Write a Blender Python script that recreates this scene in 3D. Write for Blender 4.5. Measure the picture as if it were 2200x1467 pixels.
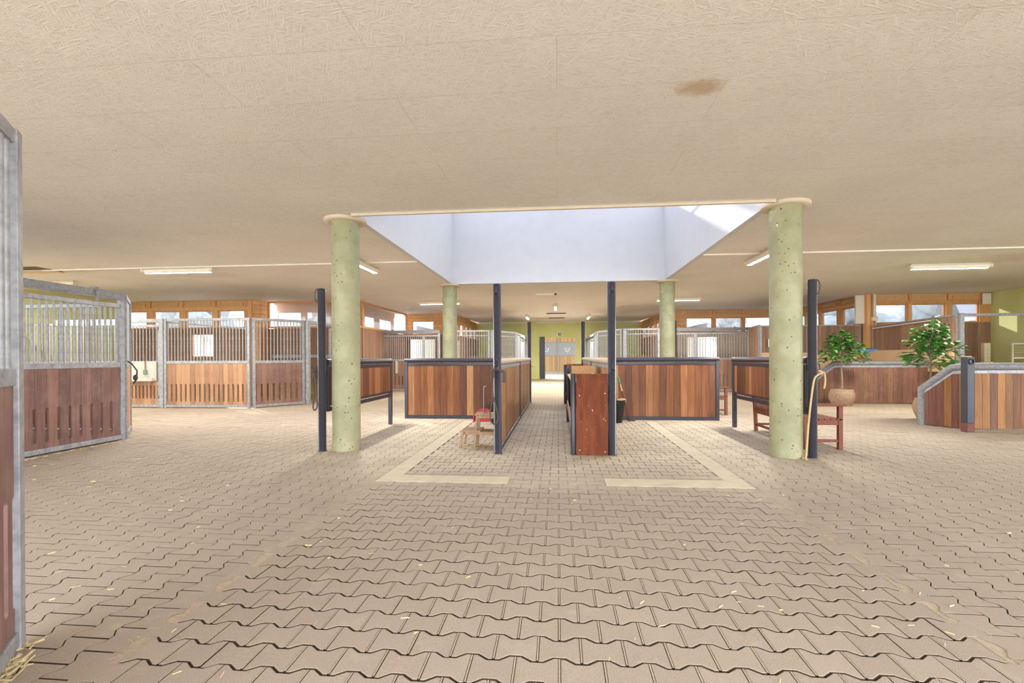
import bpy, math, random
import numpy as np
from mathutils import Vector, Matrix

for o in list(bpy.data.objects):
    bpy.data.objects.remove(o)
C = bpy.context.scene.collection
SC = bpy.context.scene
rng = random.Random(7)
PI = math.pi

# ------------------------------------------------------------------ camera
cam_d = bpy.data.cameras.new('camera')
cam = bpy.data.objects.new('camera', cam_d)
C.objects.link(cam)
yaw, pitch, roll = .0940, -.0027, .0047
Am = Matrix(((math.cos(yaw), math.sin(yaw), 0), (-math.sin(yaw), math.cos(yaw), 0), (0, 0, 1)))
Bm = Matrix(((1, 0, 0), (0, math.cos(pitch), math.sin(pitch)), (0, -math.sin(pitch), math.cos(pitch))))
Cm = Matrix(((math.cos(roll), 0, -math.sin(roll)), (0, 1, 0), (math.sin(roll), 0, math.cos(roll))))
Mm = Cm @ Bm @ Am
rot = Matrix((Mm[0], Mm[2], -Mm[1])).transposed()
cam.matrix_world = Matrix.Translation((0, 0, 1.35)) @ rot.to_4x4()
cam_d.sensor_width = 36
cam_d.lens = 1050.786 * 36 / 2200
cam_d.shift_y = (770.356 - 733.5) / 2200
cam_d.clip_start = .05
cam_d.clip_end = 400
SC.camera = cam

# ------------------------------------------------------------------ light
SC.view_settings.view_transform = 'Standard'
SC.view_settings.look = 'None'
SC.view_settings.gamma = 1
SC.view_settings.use_curve_mapping = False
SC.view_settings.exposure = 1.82
SC.cycles.use_denoising = True
SC.cycles.max_bounces = 14
SC.cycles.diffuse_bounces = 10
SC.cycles.transparent_max_bounces = 16
SC.cycles.transmission_bounces = 8
SC.cycles.caustics_reflective = False
SC.cycles.caustics_refractive = False
SC.cycles.sample_clamp_indirect = 6

world = bpy.data.worlds.new('sky')
SC.world = world
world.use_nodes = True
wn = world.node_tree
for n in list(wn.nodes):
    wn.nodes.remove(n)
wo = wn.nodes.new('ShaderNodeOutputWorld')
wb = wn.nodes.new('ShaderNodeBackground')
wt = wn.nodes.new('ShaderNodeTexCoord')
ws = wn.nodes.new('ShaderNodeSeparateXYZ')
wr = wn.nodes.new('ShaderNodeValToRGB')
wr.color_ramp.elements[0].position = 0.0
wr.color_ramp.elements[0].color = (.93, .95, 1.0, 1)
wr.color_ramp.elements[1].position = .7
wr.color_ramp.elements[1].color = (.80, .87, 1.0, 1)
wn.links.new(wt.outputs['Generated'], ws.inputs[0])
wn.links.new(ws.outputs['Z'], wr.inputs[0])
wn.links.new(wr.outputs[0], wb.inputs[0])
wn.links.new(wb.outputs[0], wo.inputs[0])
wb.inputs[1].default_value = 2.4

sun_d = bpy.data.lights.new('sun', 'SUN')
sun_d.energy = 3.6
sun_d.angle = math.radians(1.2)
sun_d.color = (1.0, .95, .86)
sun = bpy.data.objects.new('sun', sun_d)
C.objects.link(sun)
sun.location = (-40, 45, 20)
sun.rotation_euler = Vector((1.07, -1, -.436)).to_track_quat('-Z', 'Y').to_euler()

H = 3.39          # ceiling height
HS = 2.46         # stall height
LAMP_POWER = 140.0  # light of one luminaire tube


# ------------------------------------------------------------------ materials
def S(r, g, b):
    f = lambda c: (c / 255 / 12.92) if c / 255 <= .04045 else ((c / 255 + .055) / 1.055) ** 2.4
    return (f(r), f(g), f(b), 1)


class G:
    def __init__(s, name):
        s.m = bpy.data.materials.new(name)
        s.m.use_nodes = True
        s.t = s.m.node_tree
        s.t.nodes.clear()
        s.out = s.t.nodes.new('ShaderNodeOutputMaterial')

    def n(s, typ, **kw):
        nd = s.t.nodes.new('ShaderNode' + typ)
        for k, v in kw.items():
            setattr(nd, k, v)
        return nd

    def set(s, sock, v):
        if isinstance(v, bpy.types.NodeSocket):
            s.t.links.new(v, sock)
        else:
            sock.default_value = v

    def math(s, op, a, b=0.0, c=0.0):
        nd = s.n('Math', operation=op)
        s.set(nd.inputs[0], a)
        s.set(nd.inputs[1], b)
        s.set(nd.inputs[2], c)
        return nd.outputs[0]

    def mix(s, f, a, b, mode='MIX'):
        nd = s.n('Mix', data_type='RGBA', blend_type=mode)
        s.set(nd.inputs[0], f)
        s.set(nd.inputs[6], a)
        s.set(nd.inputs[7], b)
        return nd.outputs[2]

    def coord(s, scale=(1, 1, 1), kind='Object', loc=(0, 0, 0)):
        tc = s.n('TexCoord')
        mp = s.n('Mapping')
        mp.inputs['Scale'].default_value = scale
        mp.inputs['Location'].default_value = loc
        s.t.links.new(tc.outputs[kind], mp.inputs[0])
        return mp.outputs[0]

    def noise(s, vec, scale=5, detail=4, rough=.55, dist=0):
        nd = s.n('TexNoise')
        s.set(nd.inputs['Vector'], vec)
        nd.inputs['Scale'].default_value = scale
        nd.inputs['Detail'].default_value = detail
        nd.inputs['Roughness'].default_value = rough
        nd.inputs['Distortion'].default_value = dist
        return nd.outputs[0]

    def ramp(s, f, stops, inter='LINEAR'):
        nd = s.n('ValToRGB')
        e = nd.color_ramp.elements
        while len(e) > 1:
            e.remove(e[-1])
            nd.color_ramp.interpolation = inter
        e[0].position, e[0].color = stops[0]
        for p, c in stops[1:]:
            el = e.new(p)
            el.color = c
        s.set(nd.inputs[0], f)
        return nd.outputs[0]

    def bsdf(s, col, rough=.6, metal=0.0, normal=None, spec=None):
        nd = s.n('BsdfPrincipled')
        s.set(nd.inputs['Base Color'], col)
        s.set(nd.inputs['Roughness'], rough)
        s.set(nd.inputs['Metallic'], metal)
        if normal is not None:
            s.t.links.new(normal, nd.inputs['Normal'])
        if spec is not None:
            nd.inputs['Specular IOR Level'].default_value = spec
        s.t.links.new(nd.outputs[0], s.out.inputs[0])
        return nd

    def bump(s, h, strength=.3, dist=.01):
        nd = s.n('Bump')
        nd.inputs['Strength'].default_value = strength
        nd.inputs['Distance'].default_value = dist
        s.set(nd.inputs['Height'], h)
        return nd.outputs[0]

    def attr(s, name='rnd'):
        nd = s.n('Attribute', attribute_name=name)
        return nd.outputs['Fac']


M = {}


def plain(name, col, rough=.6, metal=0.0, var=.12, scale=9, bumps=0.0):
    g = G(name)
    v = g.coord()
    nz = g.noise(v, scale, 5, .6)
    f = g.math('MULTIPLY', nz, var * 2)
    dark = tuple(c * (1 - var) for c in col[:3]) + (1,)
    light = tuple(min(1, c * (1 + var)) for c in col[:3]) + (1,)
    c = g.ramp(nz, [(.3, dark), (.7, light)])
    nrm = g.bump(g.noise(v, scale * 6, 4), bumps, .01) if bumps else None
    g.bsdf(c, rough, metal, nrm)
    M[name] = g.m
    return g.m


def wood(name, cols, rough=.55, grain=1.0, dust=None):
    """vertical boards: one colour per board (rnd) with grain running along z"""
    g = G(name)
    r = g.attr()
    n = len(cols)
    base = g.ramp(r, [(i / n, S(*c)) for i, c in enumerate(cols)], 'CONSTANT')
    wv = g.n('CombineXYZ')
    g.set(wv.inputs[0], g.math('MULTIPLY', r, 37.0))
    g.set(wv.inputs[1], g.math('MULTIPLY', r, 11.0))
    add = g.n('VectorMath', operation='ADD')
    g.set(add.inputs[0], g.coord((1, 1, .07)))
    g.set(add.inputs[1], wv.outputs[0])
    g1 = g.noise(add.outputs[0], 26, 5, .65, .6)
    g2 = g.noise(add.outputs[0], 7, 3, .6, 1.2)
    st = g.ramp(g1, [(.3, (.55, .5, .48, 1)), (.62, (1.12, 1.12, 1.1, 1))])
    c = g.mix(.75 * grain, base, st, 'MULTIPLY')
    st2 = g.ramp(g2, [(.3, (.72, .68, .66, 1)), (.7, (1.18, 1.16, 1.12, 1))])
    c = g.mix(.7 * grain, c, st2, 'MULTIPLY')
    if dust:
        dz = g.ramp(g.noise(g.coord((1, 1, 1)), 2.3, 5, .7), [(.45, (0, 0, 0, 1)), (.72, (1, 1, 1, 1))])
        c = g.mix(g.math('MULTIPLY', dz, .45), c, S(*dust))
    g.bsdf(c, rough, 0, g.bump(g1, .15, .004), spec=.3)
    M[name] = g.m
    return g.m


wood('warm_planks', [(128, 86, 60), (164, 112, 76), (112, 76, 58), (182, 130, 88), (144, 94, 66), (122, 80, 62), (204, 160, 110), (152, 102, 68)], .45)
wood('stall_planks', [(128, 98, 92), (142, 108, 98), (118, 90, 86), (136, 104, 98), (150, 116, 104), (122, 96, 92)], .6, .7, (165, 140, 125))
wood('tan_planks', [(178, 138, 108), (168, 128, 100), (188, 148, 116), (160, 122, 98)], .6, .6, (190, 160, 130))
wood('brown_planks', [(156, 124, 104), (144, 114, 96), (166, 132, 110), (150, 118, 100)], .6, .7)
wood('dusty_planks', [(136, 98, 86), (128, 92, 80), (120, 88, 72), (134, 102, 80)], .6, .8, (170, 130, 100))
wood('mixed_planks', [(138, 100, 66), (160, 116, 74), (118, 84, 68), (124, 88, 62), (142, 100, 64), (116, 78, 70), (132, 62, 52), (168, 122, 74), (112, 76, 68), (128, 90, 66)], .55, .9)
wood('lit_divider_planks', [(184, 140, 98), (172, 126, 86), (198, 156, 112), (164, 118, 80), (190, 148, 108), (150, 106, 74)], .5)  # lighter than warm_planks: side light put into the board colour
wood('pine', [(222, 172, 118), (212, 160, 106), (228, 180, 128)], .55, .45)
wood('sunlit_boards', [(232, 216, 190), (225, 208, 182), (236, 222, 198)], .6, .3)  # sunlight on these planks put into their pale colour
wood('bench_wood', [(138, 84, 64), (128, 76, 58)], .5, .6)
wood('stool_wood', [(182, 156, 124), (170, 142, 112)], .6, .6)
wood('cream_planks', [(226, 196, 152), (216, 182, 138), (206, 166, 120)], .6, .6)

# plywood sheet of the cabinet front
g = G('plywood')
v = g.coord((1, 1, .16))
n1 = g.noise(v, 7, 5, .6, 1.8)
n2 = g.noise(g.coord((1, 1, .5)), 2.2, 4, .7, .8)
c = g.ramp(n1, [(.25, S(86, 44, 26)), (.5, S(110, 58, 35)), (.75, S(128, 73, 46))])
c = g.mix(g.math('MULTIPLY', g.ramp(n2, [(.6, (0, 0, 0, 1)), (.72, (1, 1, 1, 1))]), .45), c, S(86, 44, 32))
sp = g.ramp(g.noise(g.coord(), 38, 2, .5), [(.745, (0, 0, 0, 1)), (.765, (1, 1, 1, 1))])
c = g.mix(sp, c, S(225, 200, 185))
g.bsdf(c, .6, spec=.15)
M['plywood'] = g.m

# galvanised steel
g = G('galvanised')
v = g.coord()
n1 = g.noise(v, 14, 5, .65)
vo = g.n('TexVoronoi')
g.set(vo.inputs['Vector'], v)
vo.inputs['Scale'].default_value = 40
c = g.ramp(n1, [(.3, S(132, 134, 139)), (.55, S(162, 164, 168)), (.8, S(184, 186, 188))])
c = g.mix(.2, c, g.ramp(vo.outputs['Distance'], [(0, (.3, .3, .3, 1)), (.6, (.65, .65, .65, 1))]), 'SOFT_LIGHT')
g.bsdf(c, .5, .25)
M['galvanised'] = g.m
plain('old_zinc', S(136, 137, 141), .6, .2, .25, 22)
plain('grey_sheet', S(160, 168, 176), .5, .3, .08, 5)
plain('black_steel', S(62, 62, 72), .32, .2, .1, 20)
plain('dusty_cap', S(205, 188, 162), .6, .1, .1, 14)
plain('white_paint', S(228, 224, 212), .5, 0, .06, 9)
plain('ivory', S(226, 214, 186), .5, 0, .05, 9)
plain('black_rubber', S(52, 52, 54), .6, 0, .3, 14)
plain('red_plastic', S(196, 62, 74), .45, 0, .15, 8)
plain('rope_dark', S(84, 70, 66), .8, 0, .2, 60)
plain('rope_tan', S(206, 176, 128), .85, 0, .15, 60)
plain('wicker', S(172, 142, 118), .7, 0, .25, 26)
plain('soil', S(70, 56, 44), .9, 0, .2, 20)
plain('bark', S(158, 138, 120), .85, 0, .25, 30, .3)
plain('blue_plastic', S(70, 112, 150), .5, 0, .1, 10)
plain('teal_plastic', S(60, 168, 140), .5, 0, .1, 10)
plain('rust', S(110, 70, 62), .8, 0, .25, 22)
plain('bolt_metal', S(205, 205, 208), .3, .8, .05, 10)
plain('dark_panel', S(66, 68, 76), .45, .2, .06, 10)
plain('straw_stuff', S(205, 186, 142), .8, 0, .25, 30)
plain('shaded_bedding', S(104, 82, 56), .95, 0, .4, 18)
plain('hay', S(166, 146, 78), .9, 0, .35, 22)
plain('tray_zinc', S(196, 194, 184), .55, .15, .08, 12)
plain('tag_green', S(96, 142, 112), .5, 0, .1, 12)
plain('orange_plastic', S(222, 150, 50), .5, 0, .06, 9)
plain('label_white', S(238, 238, 232), .5, 0, .02, 9)
plain('ink', S(60, 60, 66), .6, 0, .05, 9)
plain('sign_green', S(30, 138, 84), .5, 0, .04, 9)
plain('plaster_bit', S(200, 180, 150), .8, 0, .1, 9)
plain('osb', S(208, 170, 118), .7, 0, .22, 34, .3)
plain('cardboard', S(212, 178, 138), .7, 0, .06, 6)
plain('ply_pale', S(220, 188, 150), .7, 0, .06, 3)
plain('shaft_white', S(206, 206, 209), .7, 0, .03, 3)
plain('ground_mat', S(212, 205, 192), .9, 0, .12, 1.2)
plain('outside_leaf', S(176, 180, 176), .8, 0, .3, 3)  # grey winter tone, paled with haze put into the colour
plain('roof_sheet', S(150, 150, 152), .7, 0, .1, 2)
plain('render_white', S(215, 212, 205), .8, 0, .05, 2)
plain('lamp_body', S(214, 206, 184), .5, 0, .06, 8)
plain('hatch_dark', S(96, 88, 76), .9, 0, .2, 8)
plain('concrete_strip', S(206, 192, 166), .9, 0, .1, 5, .25)
plain('bead_beige', S(206, 192, 166), .7, 0, .05, 9)

# leaves
g = G('leaf_green')
r = g.attr()
c = g.ramp(r, [(.0, S(48, 112, 58)), (.35, S(80, 150, 62)), (.6, S(116, 178, 76)), (.8, S(150, 196, 104)), (.97, S(162, 162, 148))])
g.bsdf(c, .4)
M['leaf_green'] = g.m

# green concrete of the columns with pinholes and scrapes
g = G('green_concrete')
v = g.coord()
c = g.ramp(g.noise(v, 2.4, 5, .6), [(.3, S(140, 141, 106)), (.5, S(156, 156, 120)), (.72, S(176, 175, 142))])
st = g.ramp(g.noise(g.coord((1, 1, .35)), 4, 6, .7), [(.5, (0, 0, 0, 1)), (.75, (1, 1, 1, 1))])
c = g.mix(g.math('MULTIPLY', st, .5), c, S(148, 128, 98))
vo = g.n('TexVoronoi')
g.set(vo.inputs['Vector'], v)
vo.inputs['Scale'].default_value = 13
pin = g.math('LESS_THAN', vo.outputs['Distance'], g.math('MULTIPLY', g.noise(v, 9, 2), .27))
sel = g.math('GREATER_THAN', g.noise(v, 7, 2), .44)
pin = g.math('MULTIPLY', pin, sel)
c = g.mix(pin, c, S(92, 86, 66))
sc = g.ramp(g.noise(g.coord((1, 1, .4), loc=(3, 1, 5)), 15, 3, .6), [(.735, (0, 0, 0, 1)), (.75, (1, 1, 1, 1))])
c = g.mix(sc, c, S(232, 228, 206))
g.bsdf(c, .55, 0, g.bump(g.math('SUBTRACT', g.math('MULTIPLY', g.noise(v, 30, 3), .2), pin), .4, .006))
M['green_concrete'] = g.m

# green plaster walls
g = G('green_plaster')
v = g.coord()
c = g.ramp(g.noise(v, 1.1, 5, .6), [(.3, S(206, 210, 138)), (.7, S(218, 220, 156))])
g.bsdf(c, .8, 0, g.bump(g.noise(v, 40, 4), .2, .006))
M['green_plaster'] = g.m

# painted strand board ceiling
g = G('strand_board')
v = g.coord()
br = g.n('TexBrick')
g.set(br.inputs['Vector'], v)
br.inputs['Scale'].default_value = 1
br.inputs['Brick Width'].default_value = 2.5
br.inputs['Row Height'].default_value = .625
br.inputs['Mortar Size'].default_value = .0035
br.inputs['Mortar Smooth'].default_value = .2
br.inputs['Color1'].default_value = (0, 0, 0, 1)
br.inputs['Color2'].default_value = (1, 1, 1, 1)
br.inputs['Mortar'].default_value = (.5, .5, .5, 1)
strands = None
for k, ang in enumerate((.2, 1.1, 2.0, 2.75)):
    mp = g.n('Mapping')
    tc = g.n('TexCoord')
    g.t.links.new(tc.outputs['Object'], mp.inputs[0])
    mp.inputs['Rotation'].default_value = (0, 0, ang)
    mp.inputs['Location'].default_value = (k * 3.7, k * 1.3, 0)
    m2 = g.n('Mapping')
    m2.inputs['Scale'].default_value = (11, 75, 1)
    g.t.links.new(mp.outputs[0], m2.inputs[0])
    vv = g.n('TexNoise')
    g.t.links.new(m2.outputs[0], vv.inputs['Vector'])
    vv.inputs['Scale'].default_value = 1.0
    vv.inputs['Detail'].default_value = 1
    strands = vv.outputs[0] if strands is None else g.math('MAXIMUM', strands, vv.outputs[0])
seam = br.outputs['Fac']
base = g.ramp(g.noise(v, .7, 4, .6), [(.3, S(220, 215, 206)), (.7, S(229, 225, 216))])
base = g.mix(.035, base, br.outputs['Color'], 'OVERLAY')
base = g.mix(g.math('MULTIPLY', g.ramp(strands, [(.6, (0, 0, 0, 1)), (.78, (1, 1, 1, 1))]), .3), base, S(242, 238, 230))
base = g.mix(g.math('MULTIPLY', g.ramp(strands, [(.48, (1, 1, 1, 1)), (.58, (0, 0, 0, 1))]), .22), base, S(176, 166, 152))
base = g.mix(g.math('MULTIPLY', seam, .35), base, S(182, 170, 154))
sx = g.n('SeparateXYZ')
g.t.links.new(v, sx.inputs[0])
for (cx, cy, rx, ry, k) in ((1.08, 3.84, .2, .14, .65), (-11.7, 10.2, 1.8, .35, .4), (9.3, 11.2, 1.4, .7, .3), (9.6, 6.3, .8, .5, .25), (-.9, 26.5, .9, .8, .35), (-8.6, 11.2, 1.2, .5, .18)):
    dx = g.math('DIVIDE', g.math('SUBTRACT', sx.outputs[0], cx), rx)
    dy = g.math('DIVIDE', g.math('SUBTRACT', sx.outputs[1], cy), ry)
    d = g.math('SQRT', g.math('ADD', g.math('MULTIPLY', dx, dx), g.math('MULTIPLY', dy, dy)))
    d = g.math('ADD', d, g.math('MULTIPLY', g.math('SUBTRACT', g.noise(v, 6, 5, .7), .5), 1.3))
    f = g.ramp(d, [(.45, (1, 1, 1, 1)), (1.05, (0, 0, 0, 1))])
    base = g.mix(g.math('MULTIPLY', f, k), base, S(176, 138, 88))
g.bsdf(base, .75, 0, g.bump(g.math('SUBTRACT', strands, g.math('MULTIPLY', seam, .25)), .55, .012))
M['strand_board'] = g.m

# pavers
g = G('paver_stone')
v = g.coord()
r = g.attr()
c = g.ramp(r, [(0, S(154, 139, 124)), (.4, S(166, 151, 135)), (.7, S(170, 155, 137)), (1, S(180, 165, 147))])
c = g.mix(.55, c, g.ramp(g.noise(v, .55, 5, .62), [(.32, S(150, 133, 118)), (.55, S(170, 153, 134)), (.75, S(192, 176, 150))]))
c = g.mix(.5, c, g.ramp(g.noise(v, 170, 3, .75), [(.3, S(128, 116, 104)), (.6, S(182, 168, 152))]))
c = g.mix(g.math('MULTIPLY', g.ramp(g.noise(v, 3.0, 6, .7), [(.58, (0, 0, 0, 1)), (.75, (1, 1, 1, 1))]), .45), c, S(200, 186, 164))
sx = g.n('SeparateXYZ')
g.t.links.new(v, sx.inputs[0])
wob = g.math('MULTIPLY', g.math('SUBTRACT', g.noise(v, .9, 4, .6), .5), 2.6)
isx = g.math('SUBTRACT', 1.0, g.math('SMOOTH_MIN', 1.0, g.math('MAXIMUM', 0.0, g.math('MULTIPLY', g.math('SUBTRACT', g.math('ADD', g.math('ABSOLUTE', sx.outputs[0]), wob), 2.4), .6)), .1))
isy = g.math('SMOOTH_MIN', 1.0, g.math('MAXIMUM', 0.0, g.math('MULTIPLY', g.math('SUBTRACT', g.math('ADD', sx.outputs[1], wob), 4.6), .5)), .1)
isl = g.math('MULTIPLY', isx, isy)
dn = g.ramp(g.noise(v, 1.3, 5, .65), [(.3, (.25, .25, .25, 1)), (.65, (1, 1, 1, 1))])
c = g.mix(g.math('MULTIPLY', g.math('MULTIPLY', isl, dn), .85), c, S(216, 201, 172))  # paler island: dust, with skylight brightness put into the colour
g.bsdf(c, .8, 0, g.bump(g.noise(v, 120, 4, .7), .25, .004))
M['paver_stone'] = g.m
g = G('joint_sand')
v = g.coord()
c = g.ramp(g.noise(v, 60, 4, .7), [(.3, S(66, 51, 36)), (.7, S(100, 80, 58))])  # sand darkened so its colour carries the shade in the joints
g.bsdf(c, .95)
M['joint_sand'] = g.m
plain('light_sand', S(178, 161, 138), .95, 0, .2, 70)
plain('joint_dirt_shade', S(82, 64, 46), .95, 0, .3, 40)  # paver sides: joint dirt, coloured darker to paint in the groove shade
g = G('far_paving')
v = g.coord()
br = g.n('TexBrick')
g.set(br.inputs['Vector'], v)
br.inputs['Scale'].default_value = 1
br.inputs['Brick Width'].default_value = .197
br.inputs['Row Height'].default_value = .168
br.inputs['Mortar Size'].default_value = .007
br.inputs['Color1'].default_value = S(176, 161, 138)
br.inputs['Color2'].default_value = S(186, 170, 146)
br.inputs['Mortar'].default_value = S(128, 106, 84)
c = g.mix(.4, br.outputs['Color'], g.ramp(g.noise(v, .55, 5, .62), [(.32, S(154, 138, 119)), (.55, S(176, 160, 137)), (.75, S(194, 178, 153))]))
g.bsdf(c, .85)
M['far_paving'] = g.m


def glass(name, milky, tint):
    g = G(name)
    tr = g.n('BsdfTransparent')
    tr.inputs[0].default_value = tint
    tl = g.n('BsdfTranslucent')
    tl.inputs[0].default_value = (.93, .95, .98, 1)
    mx = g.n('MixShader')
    mx.inputs[0].default_value = milky
    g.t.links.new(tr.outputs[0], mx.inputs[1])
    g.t.links.new(tl.outputs[0], mx.inputs[2])
    g.t.links.new(mx.outputs[0], g.out.inputs[0])
    M[name] = g.m


glass('window_glass', .03, (.47, .485, .51, 1))
glass('poly_sheet', .3, (.9, .88, .85, 1))
glass('roof_glazing', .06, (.475, .485, .505, 1))

g = G('white_mark')
g.bsdf(S(246, 246, 246), .6)
M['white_mark'] = g.m


# ------------------------------------------------------------------ mesh builder
class MB:
    def __init__(s):
        s.v, s.f, s.r, s.s = [], [], [], []

    def add(s, vs, fs, r=.5, smooth=False):
        b = len(s.v)
        s.v += [tuple(p) for p in vs]
        for f in fs:
            s.f.append([i + b for i in f])
            s.r.append(r)
            s.s.append(smooth)
        return s

    def box(s, x0, x1, y0, y1, z0, z1, r=.5):
        vs = [(x, y, z) for z in (z0, z1) for y in (y0, y1) for x in (x0, x1)]
        return s.add(vs, [(0, 2, 3, 1), (4, 5, 7, 6), (0, 1, 5, 4), (2, 6, 7, 3), (0, 4, 6, 2), (1, 3, 7, 5)], r)

    def beam(s, p, q, w, h, r=.5, up=(0, 0, 1)):
        p, q = Vector(p), Vector(q)
        d = (q - p).normalized()
        u = Vector(up)
        if abs(d.dot(u)) > .98:
            u = Vector((0, 1, 0))
        sd = d.cross(u).normalized()
        u = sd.cross(d).normalized()
        vs = [a + sd * i * w / 2 + u * j * h / 2 for a in (p, q) for (i, j) in ((-1, -1), (1, -1), (1, 1), (-1, 1))]
        return s.add(vs, [(0, 1, 2, 3), (7, 6, 5, 4), (0, 4, 5, 1), (1, 5, 6, 2), (2, 6, 7, 3), (3, 7, 4, 0)], r)

    def tube(s, pts, rad, n=10, closed=False, r=.5):
        pts = [Vector(p) for p in pts]
        k = len(pts)
        rads = rad if isinstance(rad, (list, tuple)) else [rad] * k
        rings = []
        prev = None
        for i, p in enumerate(pts):
            if closed:
                t = (pts[(i + 1) % k] - pts[i - 1]).normalized()
            else:
                a, b = pts[max(0, i - 1)], pts[min(k - 1, i + 1)]
                t = (b - a).normalized()
            if prev is None:
                u = t.orthogonal().normalized()
            else:
                u = (prev - t * prev.dot(t))
                u = u.normalized() if u.length > 1e-6 else t.orthogonal().normalized()
            prev = u
            w = t.cross(u)
            sc = 1.0
            if 0 < i < k - 1 and not closed:
                d1, d2 = (pts[i] - pts[i - 1]).normalized(), (pts[i + 1] - pts[i]).normalized()
                cs = max(.5, math.sqrt(max(0, (1 + d1.dot(d2)) / 2)))
                sc = 1 / cs if k < 6 else 1
            rings.append([p + (u * math.cos(2 * PI * j / n) + w * math.sin(2 * PI * j / n)) * rads[i] * sc for j in range(n)])
        vs = [q for rg in rings for q in rg]
        fs = []
        for i in range(k if closed else k - 1):
            for j in range(n):
                a, b = i * n + j, i * n + (j + 1) % n
                i2 = (i + 1) % k
                fs.append((a, b, i2 * n + (j + 1) % n, i2 * n + j))
        s.add(vs, fs, r, True)
        if not closed:
            s.add(rings[0], [tuple(range(n))[::-1]], r)
            s.add(rings[-1], [tuple(range(n))], r)
        return s

    def cyl(s, p, q, rad, n=16, r=.5):
        return s.tube([p, q], rad, n, r=r)

    def lathe(s, prof, n=32, c=(0, 0, 0), r=.5, wob=None):
        vs, fs = [], []
        for i, (rd, z) in enumerate(prof):
            for j in range(n):
                a = 2 * PI * j / n
                rr = rd + (wob(i, a) if wob else 0)
                vs.append((c[0] + rr * math.cos(a), c[1] + rr * math.sin(a), c[2] + z))
        for i in range(len(prof) - 1):
            for j in range(n):
                fs.append((i * n + j, i * n + (j + 1) % n, (i + 1) * n + (j + 1) % n, (i + 1) * n + j))
        return s.add(vs, fs, r, True)

    def prism(s, poly, y0, y1, r=.5):
        """polygon in x,z (counter-clockwise seen from -y) extruded along y"""
        n = len(poly)
        vs = [(x, y0, z) for x, z in poly] + [(x, y1, z) for x, z in poly]
        fs = [tuple(range(n)), tuple(range(2 * n - 1, n - 1, -1))]
        for i in range(n):
            j = (i + 1) % n
            fs.append((i, i + n, j + n, j))
        return s.add(vs, fs, r)

    def ball(s, c, rad, n=10, sq=(1, 1, 1), r=.5):
        prof = [(max(1e-4, rad * math.sin(PI * i / n)), -rad * math.cos(PI * i / n)) for i in range(n + 1)]
        m = MB().lathe(prof, n * 2)
        return s.add([(c[0] + x * sq[0], c[1] + y * sq[1], c[2] + z * sq[2]) for x, y, z in m.v], m.f, r, True)

    def mesh(s, name):
        me = bpy.data.meshes.new(name)
        me.from_pydata(s.v, [], s.f)
        a = me.attributes.new('rnd', 'FLOAT', 'FACE')
        a.data.foreach_set('value', s.r)
        me.polygons.foreach_set('use_smooth', s.s)
        me.update()
        return me

    def build(s, name, mat, parent=None, bevel=0, loc=(0, 0, 0), rz=0):
        me = s.mesh(name)
        me.materials.append(M[mat])
        o = bpy.data.objects.new(name, me)
        C.objects.link(o)
        if parent is not None:
            o.parent = parent
        o.location = loc
        o.rotation_euler = (0, 0, rz)
        if bevel:
            b = o.modifiers.new('edge', 'BEVEL')
            b.width = bevel
            b.segments = 2
            b.limit_method = 'ANGLE'
            b.angle_limit = math.radians(50)
        return o


def tag(o, label, cat, group=None, kind=None):
    o['label'] = label
    o['category'] = cat
    if group:
        o['group'] = group
    if kind:
        o['kind'] = kind
    return o


def thing(name, label, cat, loc=(0, 0, 0), rz=0, group=None, kind=None):
    o = bpy.data.objects.new(name, None)
    C.objects.link(o)
    o.empty_display_size = .2
    o.location = loc
    o.rotation_euler = (0, 0, rz)
    return tag(o, label, cat, group, kind)


def copy_tree(o, parent=None):
    c = o.copy()
    C.objects.link(c)
    if parent is not None:
        c.parent = parent
    for ch in list(o.children):
        copy_tree(ch, c)
    return c


def structure(o, label, cat):
    return tag(o, label, cat, kind='structure')


def planks(x0, x1, z0, z1, w, y0=-.015, y1=.015, slots=None, gap=.004, mb=None, top=None, seed=None):
    """a panel of vertical boards in local x,z; slots=(za,zb) cuts a slot into each joint; top(x) gives a sloping top"""
    mb = mb or MB()
    n = max(1, round((x1 - x0) / w))
    w = (x1 - x0) / n
    rr = random.Random(seed if seed is not None else x1 * 97 + z1)
    for i in range(n):
        a, b = x0 + i * w + gap / 2, x0 + (i + 1) * w - gap / 2
        ta, tb = (top(a), top(b)) if top else (z1, z1)
        if slots:
            s0, s1 = slots
            d, k = .024, .02
            poly = [(a, z0), (b, z0)]
            poly += [(b, s0), (b - d * .7, s0 + k * .3), (b - d, s0 + k), (b - d, s1 - k), (b - d * .7, s1 - k * .3), (b, s1)]
            poly += [(b, tb), (a, ta)]
            poly += [(a, s1), (a + d * .7, s1 - k * .3), (a + d, s1 - k), (a + d, s0 + k), (a + d * .7, s0 + k * .3), (a, s0)]
        else:
            poly = [(a, z0), (b, z0), (b, tb), (a, ta)]
        mb.prism(poly, y0, y1, rr.random())
    return mb


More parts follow.
